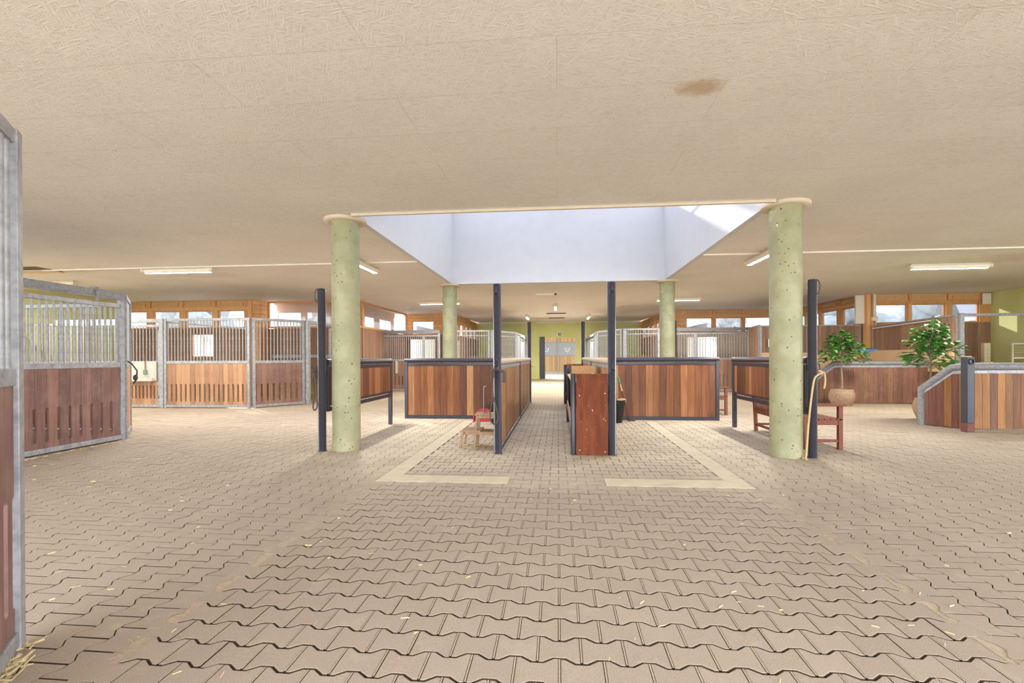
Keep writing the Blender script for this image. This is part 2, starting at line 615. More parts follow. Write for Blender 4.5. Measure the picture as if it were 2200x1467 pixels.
# ------------------------------------------------------------------ floor
def paver_mesh():
    c, p, A = .197, .168, .10
    us = [(-.5, -A), (-.364, -A), (-.136, A), (.136, A), (.364, -A), (.5, -A),
          (.5, 1 + A), (.364, 1 + A), (.136, 1 - A), (-.136, 1 - A), (-.364, 1 + A), (-.5, 1 + A)]
    base = np.array([(u * c, v * p) for u, v in us])

    def inset(pts, d):
        out = []
        n = len(pts)
        for i in range(n):
            a, b, e = pts[i - 1], pts[i], pts[(i + 1) % n]
            d1, d2 = b - a, e - b
            n1 = np.array([-d1[1], d1[0]]) / np.linalg.norm(d1)
            n2 = np.array([-d2[1], d2[0]]) / np.linalg.norm(d2)
            m = (n1 + n2) / (1 + n1 @ n2)
            out.append(b + m * d)
        return np.array(out)
    def template(wavy, ends):
        rr3 = [inset(base, wavy), inset(base, wavy + .0001), inset(base, wavy + .0018)]
        for k_, q in enumerate(rr3):
            e = np.abs(q[:, 0]) > c * .47
            q[e, 0] = np.sign(q[e, 0]) * (c / 2 - ends - (0, .0001, .0004)[k_])
        t = np.zeros((36, 3))
        for k_, z in enumerate((-.03, -.0018, 0)):
            t[12 * k_:12 * k_ + 12, :2], t[12 * k_:12 * k_ + 12, 2] = rr3[k_], z
        return t
    tmpl = template(.0062, .0028)
    tside = template(.0028, .0058)
    rs = np.random.RandomState(4)
    cs = []

    def keep(x, y):
        if (abs(x) < 2.0 and 5.2 < y < 5.5 and (x < -.56 or x > .5)) or (5.2 < y < 10.4 and 1.78 < abs(x) < 2.0):
            return False
        return True
    for region in (0, 1, 2):
        X0, X1 = ((-2.0, 2.0), (-10.6, -2.0), (2.0, 10.6))[region]
        Y0, Y1 = 1.0, 12.6
        if region == 0:
            for j in range(int(Y0 / p), int(Y1 / p)):
                off = .5 if j % 2 == 0 else 0
                for i in range(int(X0 / c) - 1, int(X1 / c) + 2):
                    x, y = (i + off) * c, j * p
                    if X0 < x < X1 and keep(x, y + p / 2):
                        cs.append((x, y, 0))
        else:
            for j in range(int(X0 / p) - 1, int(X1 / p) + 2):
                off = .5 if j % 2 == 0 else 0
                for i in range(int(Y0 / c), int(Y1 / c)):
                    x, y = j * p, (i + off) * c
                    if X0 < x + p / 2 < X1 and keep(x + p / 2, y) and abs(x + p / 2) < y * 1.45 + 1.2:
                        cs.append((x, y, 1))
    N = len(cs)
    V = np.zeros((N, 36, 3))
    T1 = tside.copy()
    T1[:, 0], T1[:, 1] = tside[:, 1], tside[:, 0]
    T1 = np.concatenate([T1[0:12][::-1], T1[12:24][::-1], T1[24:36][::-1]])
    for k, (x, y, rg) in enumerate(cs):
        V[k] = T1 if rg else tmpl
        V[k, :, 0] += x
        V[k, :, 1] += y
    tilt = rs.normal(0, .004, (N, 2))
    ctr = V[:, 24:, :2].mean(axis=1, keepdims=True)
    dd = V[:, :, :2] - ctr
    V[:, :, 2] += dd[:, :, 0] * tilt[:, None, 0] + dd[:, :, 1] * tilt[:, None, 1] - np.abs(rs.normal(0, .0012, (N, 1)))
    quads = []
    for lv in (0, 12):
        for i in range(12):
            j = (i + 1) % 12
            quads.append((lv + i, lv + j, lv + 12 + j, lv + 12 + i))
    quads = np.array(quads)
    me = bpy.data.meshes.new('paving')
    me.vertices.add(N * 36)
    me.vertices.foreach_set('co', V.reshape(-1))
    off = (np.arange(N) * 36)[:, None, None]
    Q = (quads[None] + off).reshape(-1)
    Tt = (np.arange(24, 36)[None] + (np.arange(N) * 36)[:, None]).reshape(-1)
    loops = np.concatenate([Q, Tt])
    nq = N * 24
    me.loops.add(len(loops))
    me.loops.foreach_set('vertex_index', loops)
    me.polygons.add(nq + N)
    starts = np.concatenate([np.arange(nq) * 4, nq * 4 + np.arange(N) * 12])
    me.polygons.foreach_set('loop_start', starts)
    me.update(calc_edges=True)
    me.validate()
    rv = rs.rand(N)
    a = me.attributes.new('rnd', 'FLOAT', 'FACE')
    a.data.foreach_set('value', np.concatenate([np.repeat(rv, 24), rv]))
    me.materials.append(M['paver_stone'])
    me.materials.append(M['joint_dirt_shade'])
    me.shade_flat()
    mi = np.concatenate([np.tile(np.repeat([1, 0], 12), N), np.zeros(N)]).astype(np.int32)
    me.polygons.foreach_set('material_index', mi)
    F = np.zeros((N, 4, 3))
    cs = [q_ for q_ in cs if not q_[2]]
    F = F[:len(cs)]
    for k, (x, y, rg) in enumerate(cs):
        q = [(c / 2 - .0036, -A * p + .007), (c / 2 + .0036, -A * p + .007), (c / 2 + .0036, (1 + A) * p - .007), (c / 2 - .0036, (1 + A) * p - .007)]
        for i, (u, v_) in enumerate(q):
            F[k, i] = (x + (v_ if rg else u), y + (u if rg else v_), -.0004)
    fm = bpy.data.meshes.new('joint_filling')
    fm.from_pydata(F.reshape(-1, 3).tolist(), [], [(4 * i, 4 * i + 1, 4 * i + 2, 4 * i + 3) if not cs[i][2] else (4 * i + 3, 4 * i + 2, 4 * i + 1, 4 * i) for i in range(len(cs))])
    fm.materials.append(M['light_sand'])
    return me, fm


fl = MB()
for (x0, x1, y0, y1) in ((-15.6, -10.4, -3, 17), (10.4, 14.2, -3, 17.4), (-10.4, 10.4, -3, 1.2), (-10.4, 10.4, 12.3, 17.4), (-7.1, 10.3, 17.4, 22.3), (-5, 5, 22.3, 31)):
    fl.add([(x0, y0, -.001), (x1, y0, -.001), (x1, y1, -.001), (x0, y1, -.001)], [(0, 1, 2, 3)])
floor = fl.build('floor', 'far_paving')
structure(floor, 'dusty beige floor of interlocking concrete pavers', 'floor')
MB().add([(-10.4, 1.2, -.013), (10.4, 1.2, -.013), (10.4, 12.3, -.013), (-10.4, 12.3, -.013)], [(0, 1, 2, 3)]).build('joint_sand', 'joint_sand', floor)
pm_, fm_ = paver_mesh()
jf = bpy.data.objects.new('joint_filling', fm_)
C.objects.link(jf)
jf.parent = floor
pv = bpy.data.objects.new('pavers', pm_)
C.objects.link(pv)
pv.parent = floor
st = MB()
MB().box(-1.9, 1.9, 5.05, 5.65, -.02, -.0045).build('edge_sand', 'light_sand', floor)
for (x0, x1) in ((-2.05, -1.95), (1.95, 2.05)):
    MB().box(x0, x1, 1.2, 12.3, -.02, -.004).build('edge_sand', 'light_sand', floor)
for (x0, x1, y0, y1) in ((-2.0, -1.79, 5.2, 10.4), (1.79, 2.0, 5.2, 10.4), (-1.79, -.55, 5.2, 5.5), (.5, 1.79, 5.2, 5.5)):
    st.box(x0, x1, y0, y1, -.05, .0015)
st.build('mortar_strip', 'concrete_strip', floor)

gr = MB().add([(-150, -150, -.12), (150, -150, -.12), (150, 200, -.12), (-150, 200, -.12)], [(0, 1, 2, 3)]).build('ground', 'ground_mat')
structure(gr, 'pale sandy ground outside the building', 'ground')

# ------------------------------------------------------------------ ceiling
SX0, SX1, SY0, SY1 = -2.9, 2.83, 6.72, 13.36
ce = MB()
for (x0, x1, y0, y1) in ((-15.6, SX0, -2.5, 16.4), (SX1, 14.2, -2.5, 17.5), (SX0, SX1, -2.5, SY0), (SX0, SX1, SY1, 17.5), (-10.45, SX0, 16.4, 17.25), (-7.8, SX0, 17.25, 17.5), (-7.8, 10.35, 17.5, 22.4)):
    ce.box(x0, x1, y0, y1, H, H + .12)
# hall ceiling rises slightly towards the gable
ce.add([(-5.05, 22.35, H), (5.05, 22.35, H), (5.05, 30.2, H + .14), (-5.05, 30.2, H + .14)], [(3, 2, 1, 0)])
ceil = ce.build('ceiling', 'strand_board')
structure(ceil, 'beige painted strand board ceiling around the skylight', 'ceiling')

ST = 5.5
sh = MB()
sh.box(SX0 - .1, SX0 + .006, SY0 - .1, SY1 + .1, H - .002, ST)
o = sh.build('wall_skylight_left', 'shaft_white')
structure(o, 'white left wall of the skylight shaft', 'wall')
o = MB().box(SX1 - .006, SX1 + .1, SY0 - .1, SY1 + .1, H - .002, ST).build('wall_skylight_right', 'shaft_white')
structure(o, 'white right wall of the skylight shaft with a sunlit patch', 'wall')
o = MB().box(SX0, SX1, SY1 - .006, SY1 + .1, H - .002, ST).build('wall_skylight_back', 'shaft_white')
structure(o, 'wide white back wall of the skylight shaft', 'wall')
o = MB().box(SX0, SX1, SY0 - .1, SY0 + .006, H - .002, ST).build('wall_skylight_front', 'shaft_white')
structure(o, 'white front wall of the skylight shaft, facing away', 'wall')
w = thing('window_1', 'glazed roof light on top of the white shaft', 'skylight', (0, 0, ST), kind='structure')
m = MB()
for i in range(6):
    y = SY0 + (SY1 - SY0) * i / 5
    m.box(SX0, SX1, y - .04, y + .04, 0.001, .05)
for x in (SX0, 0, SX1):
    m.box(x - .04, x + .04, SY0, SY1, .003, .048)
m.build('glazing_bars', 'white_paint', w)
MB().box(SX0, SX1, SY0, SY1, .05, .06).build('pane', 'roof_glazing', w)
# trims along the opening
o = MB().beam((SX0, SY0 - .05, H - .02), (SX1, SY0 - .05, H - .02), .05, .04).build('trim_1', 'bead_beige', bevel=.006)
structure(o, 'beige edge strip along the front of the skylight opening', 'trim')

# ------------------------------------------------------------------ outer walls with clerestory windows
WN = [1]


def wall(name, label, P0, P1, wins, doors=(), mat='brown_planks', wainscot=2.42, zf=2.43, zh=3.06, zt=H, header=True, boards=.13, thick=.14, pale=None):
    """timber wall from P0 to P1 (inside on the right-hand side when walking from P0 to P1); wins: (s0,s1); doors: (s0,s1,z0,z1)"""
    P0, P1 = Vector(P0), Vector(P1)
    L = (P1 - P0).length
    rz = math.atan2(P1.y - P0.y, P1.x - P0.x)
    t = thing(name, label, 'wall', (P0.x, P0.y, 0), rz, kind='structure')
    low = MB()
    xs = sorted([0, L] + [a for d in doors for a in d[:2]])
    for a, b in zip(xs[:-1], xs[1:]):
        if b - a < .02:
            continue
        d = [d for d in doors if d[0] - .01 <= (a + b) / 2 <= d[1] + .01]
        if d:
            _, _, z0, z1 = d[0]
            if z0 > .05:
                planks(a, b, 0, z0, boards, 0, thick * .4, mb=low)
            planks(a, b, z1, wainscot, boards, 0, thick * .4, mb=low)
        else:
            planks(a, b, 0, wainscot, boards, 0, thick * .4, mb=low)
    low.build('planking', mat, t)
    if header:
        up = MB()
        rr = random.Random(L)
        up.box(0, L, .02, thick, wainscot, zf, rr.random())
        up.box(0, L, .02, thick, zh, zh + .12, rr.random())
        up.box(0, L, .04, thick, zh + .12, zt, rr.random())
        edges = [0] + [e for w_ in wins for e in w_] + [L]
        for a, b in zip(edges[0::2], edges[1::2]):
            if b - a > .01:
                if b - a > .35:
                    zz = zf
                    while zz < zh - .01:
                        up.box(a, b, .03, thick, zz, min(zh, zz + .155), rr.random())
                        zz += .16
                else:
                    up.box(a, b, .0, thick, zf, zh, rr.random())
                    up.box((a + b) / 2 - .05, (a + b) / 2 + .05, -.03, .06, zh + .12, zt - .01, rr.random())
        up.build('timber_framing', 'pine', t, .006)
        ob = MB()
        for a, b in wins:
            ob.box(a + .02, b - .05, .015, .05, zh + .145, zt - .05)
        if wins:
            ob.build('strand_board_infill', 'osb', t)
    for a, b in wins:
        WN[0] += 1
        n = WN[0]
        wo_ = thing('window_%d' % n, 'clerestory window %s' % (label_win(name, wins.index((a, b)), len(wins))), 'window', tuple(P0 + (P1 - P0) * (a / L)), rz, kind='structure')
        fr = MB()
        W = b - a
        k = .035
        fr.box(0, k, .05, .12, zf, zh)
        fr.box(W - k, W, .05, .12, zf, zh)
        fr.box(k, W - k, .05, .12, zf, zf + k)
        fr.box(k, W - k, .05, .12, zh - k, zh)
        fr.build('window_frame', 'pine', wo_, .004)
        MB().box(k, W - k, .085, .092, zf + k, zh - k).build('pane', 'window_glass', wo_)
    return t


def label_win(name, i, n):
    where = {'wall_left': 'in the left rear wall above the stalls', 'wall_alcove': 'beside the second light in the left alcove wall', 'wall_left_back': 'in the wood wall beyond the clear sheeting',
             'wall_left_hall': 'in the left wall of the rear aisle', 'wall_right_hall': 'in the right wall of the rear aisle', 'wall_right_back': 'above the right sliding stall door',
             'wall_right_side': 'in the angled side wall behind the smaller potted tree', 'wall_right': 'above the sloping partition on the far right', 'wall_left_rear': 'behind the clear sheeting on the left',
             'wall_left_inner': 'behind the receding clear sheeting'}[name]
    od = ['first', 'second', 'third', 'fourth', 'fifth', 'sixth', 'seventh', 'eighth'][i]
    return where + (', ' + od + ' from its left end' if n > 1 else '')


wall('wall_left', 'left rear timber wall with a band of clerestory windows', (-15.5, 16.2, 0), (-10.75, 16.2, 0),
     [(.08, .84), (1.08, 2.1), (2.32, 3.34), (3.55, 4.54)], [(2.6, 3.4, 1.44, 2.2)])
# pilaster between the two wall planes
o = MB()
rr = random.Random(3)
for i in range(6):
    o.box(-10.75, -10.38, 16.2, 16.75, 2.42 + i * .162, 2.42 + i * .162 + .156, rr.random())
o.box(-10.75, -10.38, 16.2, 16.75, 0, 2.42)
o.box(-10.8, -10.66, 16.17, 16.25, 2.4, H, .3)
o = o.build('wall_left_pier', 'pine', bevel=.004)
structure(o, 'boarded timber pier between windows and clear sheeting', 'wall')
wall('wall_left_rear', 'left alcove wall of brown planks behind clear sheeting', (-10.38, 17.05, 0), (-7.0, 17.05, 0),
     [(.1, 1.05), (1.2, 2.15), (2.3, 3.25)])
wall('wall_left_inner', 'receding left wall of brown planks under clear sheeting', (-7.6, 17.1, 0), (-7.6, 22.2, 0),
     [(.3, 1.4), (1.6, 2.9), (3.3, 5.0)], mat='sunlit_boards')
wall('wall_left_back', 'orange timber wall with one window left of the rear aisle', (-7.2, 22.25, 0), (-4.95, 22.25, 0), [(.42, 1.46)], [(.35, 1.5, 1.2, 2.2)])
wall('wall_left_hall', 'left window wall of the rear aisle', (-4.95, 22.25, 0), (-4.95, 30.1, 0), [(.3, 1.0), (1.25, 2.1), (2.5, 3.4), (3.7, 4.6), (5.0, 5.9), (6.3, 7.3)], [(1.3, 2.2, 1.2, 2.2)], zt=H + .08)
wall('wall_right_hall', 'right window wall of the rear aisle', (4.95, 30.1, 0), (4.95, 22.25, 0), [(.5, 1.5), (1.9, 2.8), (3.2, 4.1), (4.4, 5.3), (5.6, 6.5), (6.8, 7.5)], [(5.4, 6.3, 1.2, 2.2)], zt=H + .08)
wall('wall_right_back', 'orange timber wall with clerestory windows behind the right sliding door', (4.95, 22.25, 0), (10.25, 22.25, 0),
     [(.7, 1.82), (1.95, 3.06), (3.19, 4.3), (4.43, 5.2)], [(.75, 2.0, 1.1, 2.2)], mat='sunlit_boards')
wall('wall_right_side', 'angled right timber wall with two clerestory windows', (10.25, 22.25, 0), (10.25, 17.45, 0), [(.1, .75), (.9, 1.85), (2.02, 3.12), (3.42, 4.42)])
wall('wall_right', 'right rear timber wall with three windows and brown planks', (10.5, 17.35, 0), (14.05, 17.35, 0), [(.05, 1.05), (1.16, 2.2), (2.4, 3.22)])
o = MB()
o.box(10.22, 10.34, 17.28, 17.5, 0, H, .1)
o.box(10.36, 10.44, 17.3, 17.5, 0, H, .6)
o.box(10.46, 10.5, 17.26, 17.5, 0, H, .9)
o = o.build('wall_right_pier', 'pine', bevel=.004)
structure(o, 'timber corner post cluster between the right windows', 'wall')

# green plaster walls
o = MB().box(-15.7, -15.5, 7.5, 16.3, 0, H).build('wall_green_left', 'green_plaster')
structure(o, 'green plastered wall seen through the bars on the left', 'wall')
o = MB().box(14.05, 14.25, 7.5, 17.45, 0, H).build('wall_green_right', 'green_plaster')
structure(o, 'green plastered wall at the far right behind the white rack', 'wall')
o = MB()
o.box(-5.05, -1.12, 30.1, 30.35, 0, H + .3)
o.box(1.06, 5.05, 30.1, 30.35, 0, H + .3)
o.box(-1.12, 1.06, 30.1, 30.35, 2.55, H + .3)
o.box(-1.8, -1.35, 30.02, 30.1, 0, H + .2)
o = o.build('wall_back', 'green_plaster')
structure(o, 'green plastered gable wall with the open doorway', 'wall')
d = thing('door_1', 'dark grey sliding door leaf pushed to the left of the rear doorway', 'door', (-1.1, 30.0, 0), kind='structure')
MB().box(-.02, .3, 0, .08, .02, 2.6).build('door_leaf', 'dark_panel', d, .006)

# clear sheeting panels
def sheet(label, P0, P1, n):
    P0, P1 = Vector(P0), Vector(P1)
    L = (P1 - P0).length
    t = thing('clear_sheet_panel', label, 'panel', (P0.x, P0.y, 0), math.atan2(P1.y - P0.y, P1.x - P0.x))
    f = MB()
    f.box(0, L, -.03, .03, H - .06, H - .002)
    f.box(0, L, -.03, .03, 2.43, 2.5)
    f.box(0, .05, -.03, .03, 2.5, H - .06)
    f.box(L - .06, L, -.03, .03, 2.5, H - .06)
    f.build('frame', 'pine', t, .004)
    for i in range(n):
        a, b = .05 + (L - .11) * i / n, .05 + (L - .11) * (i + 1) / n
        MB().box(a + .004, b - .004, -.006, .006, 2.5, H - .06).build('sheet', 'poly_sheet', t)
    return t


sheet('clear ribbed sheeting in a pine frame, facing front above the brown planks', (-10.38, 16.72, 0), (-7.08, 16.72, 0), 3)
sheet('clear ribbed sheeting in a pine frame receding towards the wood wall', (-7.05, 16.76, 0), (-7.05, 22.2, 0), 2)
# planks below the sheeting
o = planks(0, 3.3, 0, 2.42, .13).build('plank_partition', 'brown_planks', loc=(-10.38, 16.72, 0))
tag(o, 'brown plank partition under the front clear sheeting', 'partition')
o = planks(0, 5.44, 0, 2.42, .13).build('plank_partition', 'brown_planks', loc=(-7.05, 16.76, 0), rz=PI / 2)
tag(o, 'brown plank partition under the receding clear sheeting', 'partition')
o = MB().box(-10.2, -7.4, 16.62, 16.68, 1.36, 1.48).build('guard_rail', 'galvanised', bevel=.006)
tag(o, 'grey horizontal rail fixed across the brown plank partition on the left', 'rail')

# ------------------------------------------------------------------ columns
def column(label, x, y, r=.2):
    t = thing('column', label, 'column', (x, y, 0), group=None, kind='thing')
    MB().lathe([(r + .005, 0), (r + .012, .03), (r, .12), (r, 1.2), (r, 2.4), (r, H - .03)], 48).build('shaft', 'green_concrete', t)
    MB().lathe([(r - .01, H - .045), (r + .1, H - .045), (r + .105, H - .03), (r + .105, H - .001)], 48).build('collar', 'bead_beige', t)


column('green concrete column nearest on the left, beside a black post', -3.12, 6.82 + .15)
column('green concrete column nearest on the right, in front of the wooden bench', 3.06, 6.82 + .1)
column('green concrete column far left, at the rear left skylight corner', -3.02, 13.5)
column('green concrete column far right, at the rear right skylight corner', 2.93, 13.5)


# ------------------------------------------------------------------ stall fronts
def stall_front(name, label, P0, P1, h=HS, zm=1.255, pitch_=.095, bar_r=.014, mat='stall_planks', slots=(.17, .66), plank_w=.145,
                posts=(1, 1), track=False, sheet_=False, midrail=None, inner=None, zb=.0, gate=False, cat='stall front', pw=.07):
    P0, P1 = Vector((P0[0], P0[1], 0)), Vector((P1[0], P1[1], 0))
    L = (P1 - P0).length
    t = thing(name, label, cat, (P0.x, P0.y, zb), math.atan2(P1.y - P0.y, P1.x - P0.x))
    f = MB()
    p0 = pw if posts[0] else .0
    p1 = pw if posts[1] else .0
    if posts[0]:
        f.box(0, pw, -.035, .035, 0, h)
    if posts[1]:
        f.box(L - pw, L, -.035, .035, 0, h)
    a, b = p0, L - p1
    ht = h - (.19 if track else 0)
    f.box(a, b, -.025, .025, ht - .07, ht)
    f.box(a, b, -.025, .025, zm - .04, zm + .04)
    f.box(a, b, -.03, .03, .02 if zb == 0 else 0, .09)
    if gate:
        f.box(a, a + .05, -.03, .03, .09, ht - .07)
        f.box(b - .05, b, -.03, .03, .09, ht - .07)
        a, b = a + .05, b - .05
    if midrail:
        f.box(a, b, -.012, .012, midrail - .02, midrail + .02)
    f.build('frame', 'galvanised', t, .005)
    if track:
        k = MB()
        k.box(0, L, -.05, .05, h - .1, h)
        k.box(0, L, -.055, -.045, h - .13, h - .1)
        trk = k.build('sliding_track', 'old_zinc', t, .004)
        for x in (L * .2, L * .86):
            m = MB()
            m.cyl((x, -.075, h - .06), (x, -.05, h - .06), .035, 14)
            m.box(x - .015, x + .015, -.07, -.05, h - .2, h - .02)
            m.box(x - .03, x + .03, -.06, .05, h, h + .03)
            m.build('roller', 'old_zinc', trk)
    if sheet_:
        MB().box(a, b, -.006, .006, zm + .04, ht - .07).build('metal_sheet', 'grey_sheet', t)
    else:
        n = max(2, round((b - a) / pitch_))
        me = None
        for i in range(n):
            x = a + (b - a) * (i + .5) / n
            if me is None:
                o = MB().cyl((0, 0, zm + .03), (0, 0, ht - .06), bar_r, 10).build('bar', 'galvanised', t)
                me = o
            else:
                o = me.copy()
                C.objects.link(o)
                o.parent = t
            o.location = (x, 0, 0)
    if inner:
        m = MB()
        m.beam((a, .05, inner[0]), (b, .05, inner[1]), .03, .04)
        m.build('brace', 'galvanised', t)
    planks(a + .002, b - .002, .09, zm - .04, plank_w, slots=slots).build('plank_panel', mat, t)
    return t


# near left corner stall (only its corner shows)
sf = stall_front('horse_stall', 'stall corner panel cut off by the left picture edge, closest to the camera', (-1.75, 1.0), (-2.56, 2.08), h=2.42, zm=1.27, pitch_=.07, bar_r=.017, plank_w=.11, posts=(1, 1), slots=(.2, .72), midrail=None)
o = MB()
# left stall with sliding door
sb = stall_front('horse_stall', 'stall front with purplish slotted boards and sliding track, second from the left', (-7.27, 3.9), (-7.27, 7.56), track=True, pitch_=.1, bar_r=.0165, plank_w=.165, mat='stall_planks')
stall_front('horse_stall', 'narrow grey sheet and board panel angled behind the second left stall', (-7.32, 7.64), (-8.14, 8.6), sheet_=True, slots=None, mat='tan_planks', posts=(1, 1), pw=.05)
o = planks(0, 4.6, 0, 1.25, .15).build('plank_partition', 'brown_planks', loc=(-11.9, 3.95, 0), rz=PI / 2)
tag(o, 'low plank partition at the back of the second left stall, seen through its bars', 'partition')
stall_front('horse_stall', 'barred stall front along the near side of the left cross aisle, seen through bars', (-11.85, 8.62), (-8.2, 8.62), h=2.42, pitch_=.11, mat='tan_planks', slots=None)
o = MB().box(-11.8, -7.34, 3.98, 7.5, 0, .06).build('bedding', 'shaded_bedding')  # straw bedding, colour darkened to paint the shade inside the stall
tag(o, 'bedding coloured dark for shade on the floor of the second left stall, seen through its slots', 'bedding', kind='stuff')
o = planks(0, 4.5, 0, 2.4, .15).build('plank_partition', 'brown_planks', loc=(-11.85, 3.9, 0))
tag(o, 'plank partition at the near end of the second left stall', 'partition')
m = MB()
pts = [(-7.36, 7.73, 1.32), (-7.3, 7.76, 1.27), (-7.24, 7.8, 1.15), (-7.27, 7.82, 1.0), (-7.31, 7.8, .92)]
m.tube(pts, .012, 8)
m.ball((-7.26, 7.79, 1.03), .035, 8, (1, 1, 1.5))
o = m.build('strap', 'black_rubber')
tag(o, 'black rubber strap hanging at the corner of the second left stall', 'strap')

# left cross aisle row
sd = stall_front('feed_gate', 'narrow hinged stall gate with feed tray beside the tan boarded front', (-11.95, 12.55), (-10.96, 12.55), posts=(0, 0), gate=True, h=2.3, mat='tan_planks', slots=(.25, .62), plank_w=.11, cat='gate')
m = MB()
m.box(.12, .93, -.07, -.03, .75, 1.28)
m.box(.2, .88, -.14, -.07, .74, .77)
m.box(.2, .88, -.15, -.14, .74, .82)
m.build('feed_tray', 'tray_zinc', sd, .006)
for z in (.3, 2.2):
    MB().box(.93, .98, -.06, -.03, z - .04, z + .04).build('hinge', 'old_zinc', sd)
m = MB().tube([(.62, -.05, 1.45), (.62, -.085, 1.45), (.62, -.085, 1.05)], .008, 8)
m.build('latch_rod', 'rust', sd)
MB().box(.57, .67, -.1, -.085, .92, 1.05).build('tag_plate', 'tag_green', sd)
m = MB().beam((-14.2, 12.6, HS - .05), (-10.96, 12.6, HS - .05), .1, .1)
o = m.build('sliding_track', 'galvanised', bevel=.005)
tag(o, 'grey overhead sliding track above the narrow feed tray gate', 'track')
stall_front('horse_stall', 'barred stall front seen through the bars of the second left stall', (-15.2, 12.55), (-12.0, 12.55), h=2.36, mat='tan_planks')
o = MB().box(-10.95, -10.83, 12.5, 12.62, 0, HS).build('stall_post', 'galvanised', bevel=.006)
tag(o, 'broad galvanised post between the feed tray gate and tan stall front', 'post')
stall_front('horse_stall', 'wide barred stall front with tan slotted boards in the left cross aisle', (-10.82, 12.55), (-8.32, 12.55), pitch_=.093, mat='tan_planks', plank_w=.14, inner=(2.36, 2.16))
stall_front('horse_stall', 'angled barred panel with purplish slotted boards right of the tan stall front', (-8.27, 12.57), (-7.42, 13.72), pitch_=.093, plank_w=.16, posts=(1, 1))
o = MB().box(-7.43, -7.3, 13.74, 13.87, 0, HS).build('stall_post', 'galvanised', bevel=.006)
tag(o, 'scuffed galvanised post at the open stall with hay, left of the near column', 'post')
m = MB().beam((-7.37, 13.9, HS - .05), (-7.3, 19.03, HS - .05), .1, .1)
o = m.build('sliding_track', 'galvanised', bevel=.005)
tag(o, 'grey overhead track from the hay stall post back to the corner post', 'track')
sdoor = stall_front('horse_stall_gate', 'barred sliding door pushed open behind the near left column', (-7.22, 14.9), (-7.2, 17.45), h=2.3, posts=(0, 0), gate=True, cat='door')
o = MB().box(-7.32, -7.18, 19.05, 19.2, 0, HS).build('stall_post', 'galvanised', bevel=.006)
tag(o, 'galvanised corner post where plank wall meets the left rear sliding door', 'post')
# hay
def hay_heap(label, c, sx, sy, sz, n=900, seed=1):
    rr = random.Random(seed)
    m = MB()
    m.ball((c[0], c[1], c[2]), 1, 12, (sx * .9, sy * .9, sz * .85))
    for _ in range(n):
        a, b = rr.uniform(0, 2 * PI), math.acos(rr.uniform(0, 1))
        p = Vector((c[0] + sx * math.cos(a) * math.sin(b), c[1] + sy * math.sin(a) * math.sin(b), c[2] + sz * math.cos(b)))
        d = Vector((rr.uniform(-1, 1), rr.uniform(-1, 1), rr.uniform(-.7, .7))).normalized() * rr.uniform(.05, .14)
        w_ = Vector((rr.uniform(-1, 1), rr.uniform(-1, 1), rr.uniform(-1, 1))).normalized() * .006
        m.add([p - d - w_, p + d - w_, p + d + w_, p - d + w_], [(0, 1, 2, 3)], rr.random())
    o = m.build('hay', 'hay')
    return tag(o, label, 'hay', kind='stuff')


hay_heap('heap of loose greenish hay on the stall floor under the plank partition', (-8.55, 15.6, 0), 1.05, .85, .66)

# left rear front with sliding door and the front near the aisle
ml = stall_front('horse_stall', 'barred sliding stall front between left corner post and far left column', (-7.17, 19.3), (-4.72, 19.3), track=True, posts=(0, 1), pitch_=.085, mat='brown_planks', slots=(.25, .62))
MB().box(1.72, 1.82, -.04, .03, .0, HS - .19).build('upright', 'galvanised', ml, .004)
MB().box(.62, .72, -.07, -.03, .72, 1.22).build('latch_plate', 'tray_zinc', ml)
stall_front('horse_stall', 'barred stall front right of the far left column', (-4.7, 19.6), (-2.75, 19.6), pitch_=.1, midrail=2.24, mat='brown_planks', inner=(2.26, 2.2))
stall_front('horse_stall', 'angled barred panel turning into the left side of the rear aisle', (-2.7, 19.62), (-1.87, 21.3), pitch_=.1, midrail=2.24, mat='brown_planks')
hl = stall_front('horse_stall', 'grey sheet stall panel at the near end of the left aisle row', (-1.86, 21.33), (-1.82, 23.4), sheet_=True, slots=None, mat='brown_planks')
for k, (a, b) in enumerate(((23.42, 25.7), (25.72, 28.0), (28.02, 30.0))):
    stall_front('horse_stall', 'sliding stall front %s in the left aisle row' % ('after the grey sheet panel', 'second from the green wall', 'next to the green wall')[k], (-1.82 + .0 * k, a), (-1.8, b), track=True, sheet_=True, slots=None, mat='brown_planks')

# right rear fronts
stall_front('horse_stall', 'angled barred panel turning into the right side of the rear aisle', (2.5, 19.52), (1.72, 21.3), pitch_=.1, midrail=2.24, mat='brown_planks')
o = MB().box(2.53, 2.67, 19.44, 19.58, 0, HS).build('stall_post', 'galvanised', bevel=.006)
tag(o, 'galvanised post between the two barred panels right of the aisle', 'post')
stall_front('horse_stall', 'barred stall front left of the far right column', (2.68, 19.5), (4.0, 19.5), pitch_=.1, midrail=2.24, mat='brown_planks', posts=(0, 1), pw=.15, inner=(2.2, 2.26))
mr = stall_front('horse_stall', 'wide barred sliding stall front right of the far right column', (4.02, 19.5), (7.2, 19.5), track=True, posts=(0, 0), pitch_=.1, mat='brown_planks')
MB().box(1.2, 1.32, -.04, .03, .0, HS - .19).build('upright', 'galvanised', mr, .004)
o = MB().box(7.22, 7.4, 19.42, 19.56, 0, HS).build('stall_post', 'galvanised', bevel=.006)
tag(o, 'wide galvanised post at the right end of the sliding stall front', 'post')
for k, (a, b) in enumerate(((21.33, 23.4), (23.42, 25.7), (25.72, 28.0), (28.02, 30.0))):
    stall_front('horse_stall', 'grey sheet %s in the right aisle row' % ('stall panel nearest the camera', 'sliding front second in order', 'sliding front third in order', 'sliding front next to the green wall')[k], (1.72 - .0 * k, a), (1.7, b), track=k > 0, sheet_=True, slots=None, mat='brown_planks')
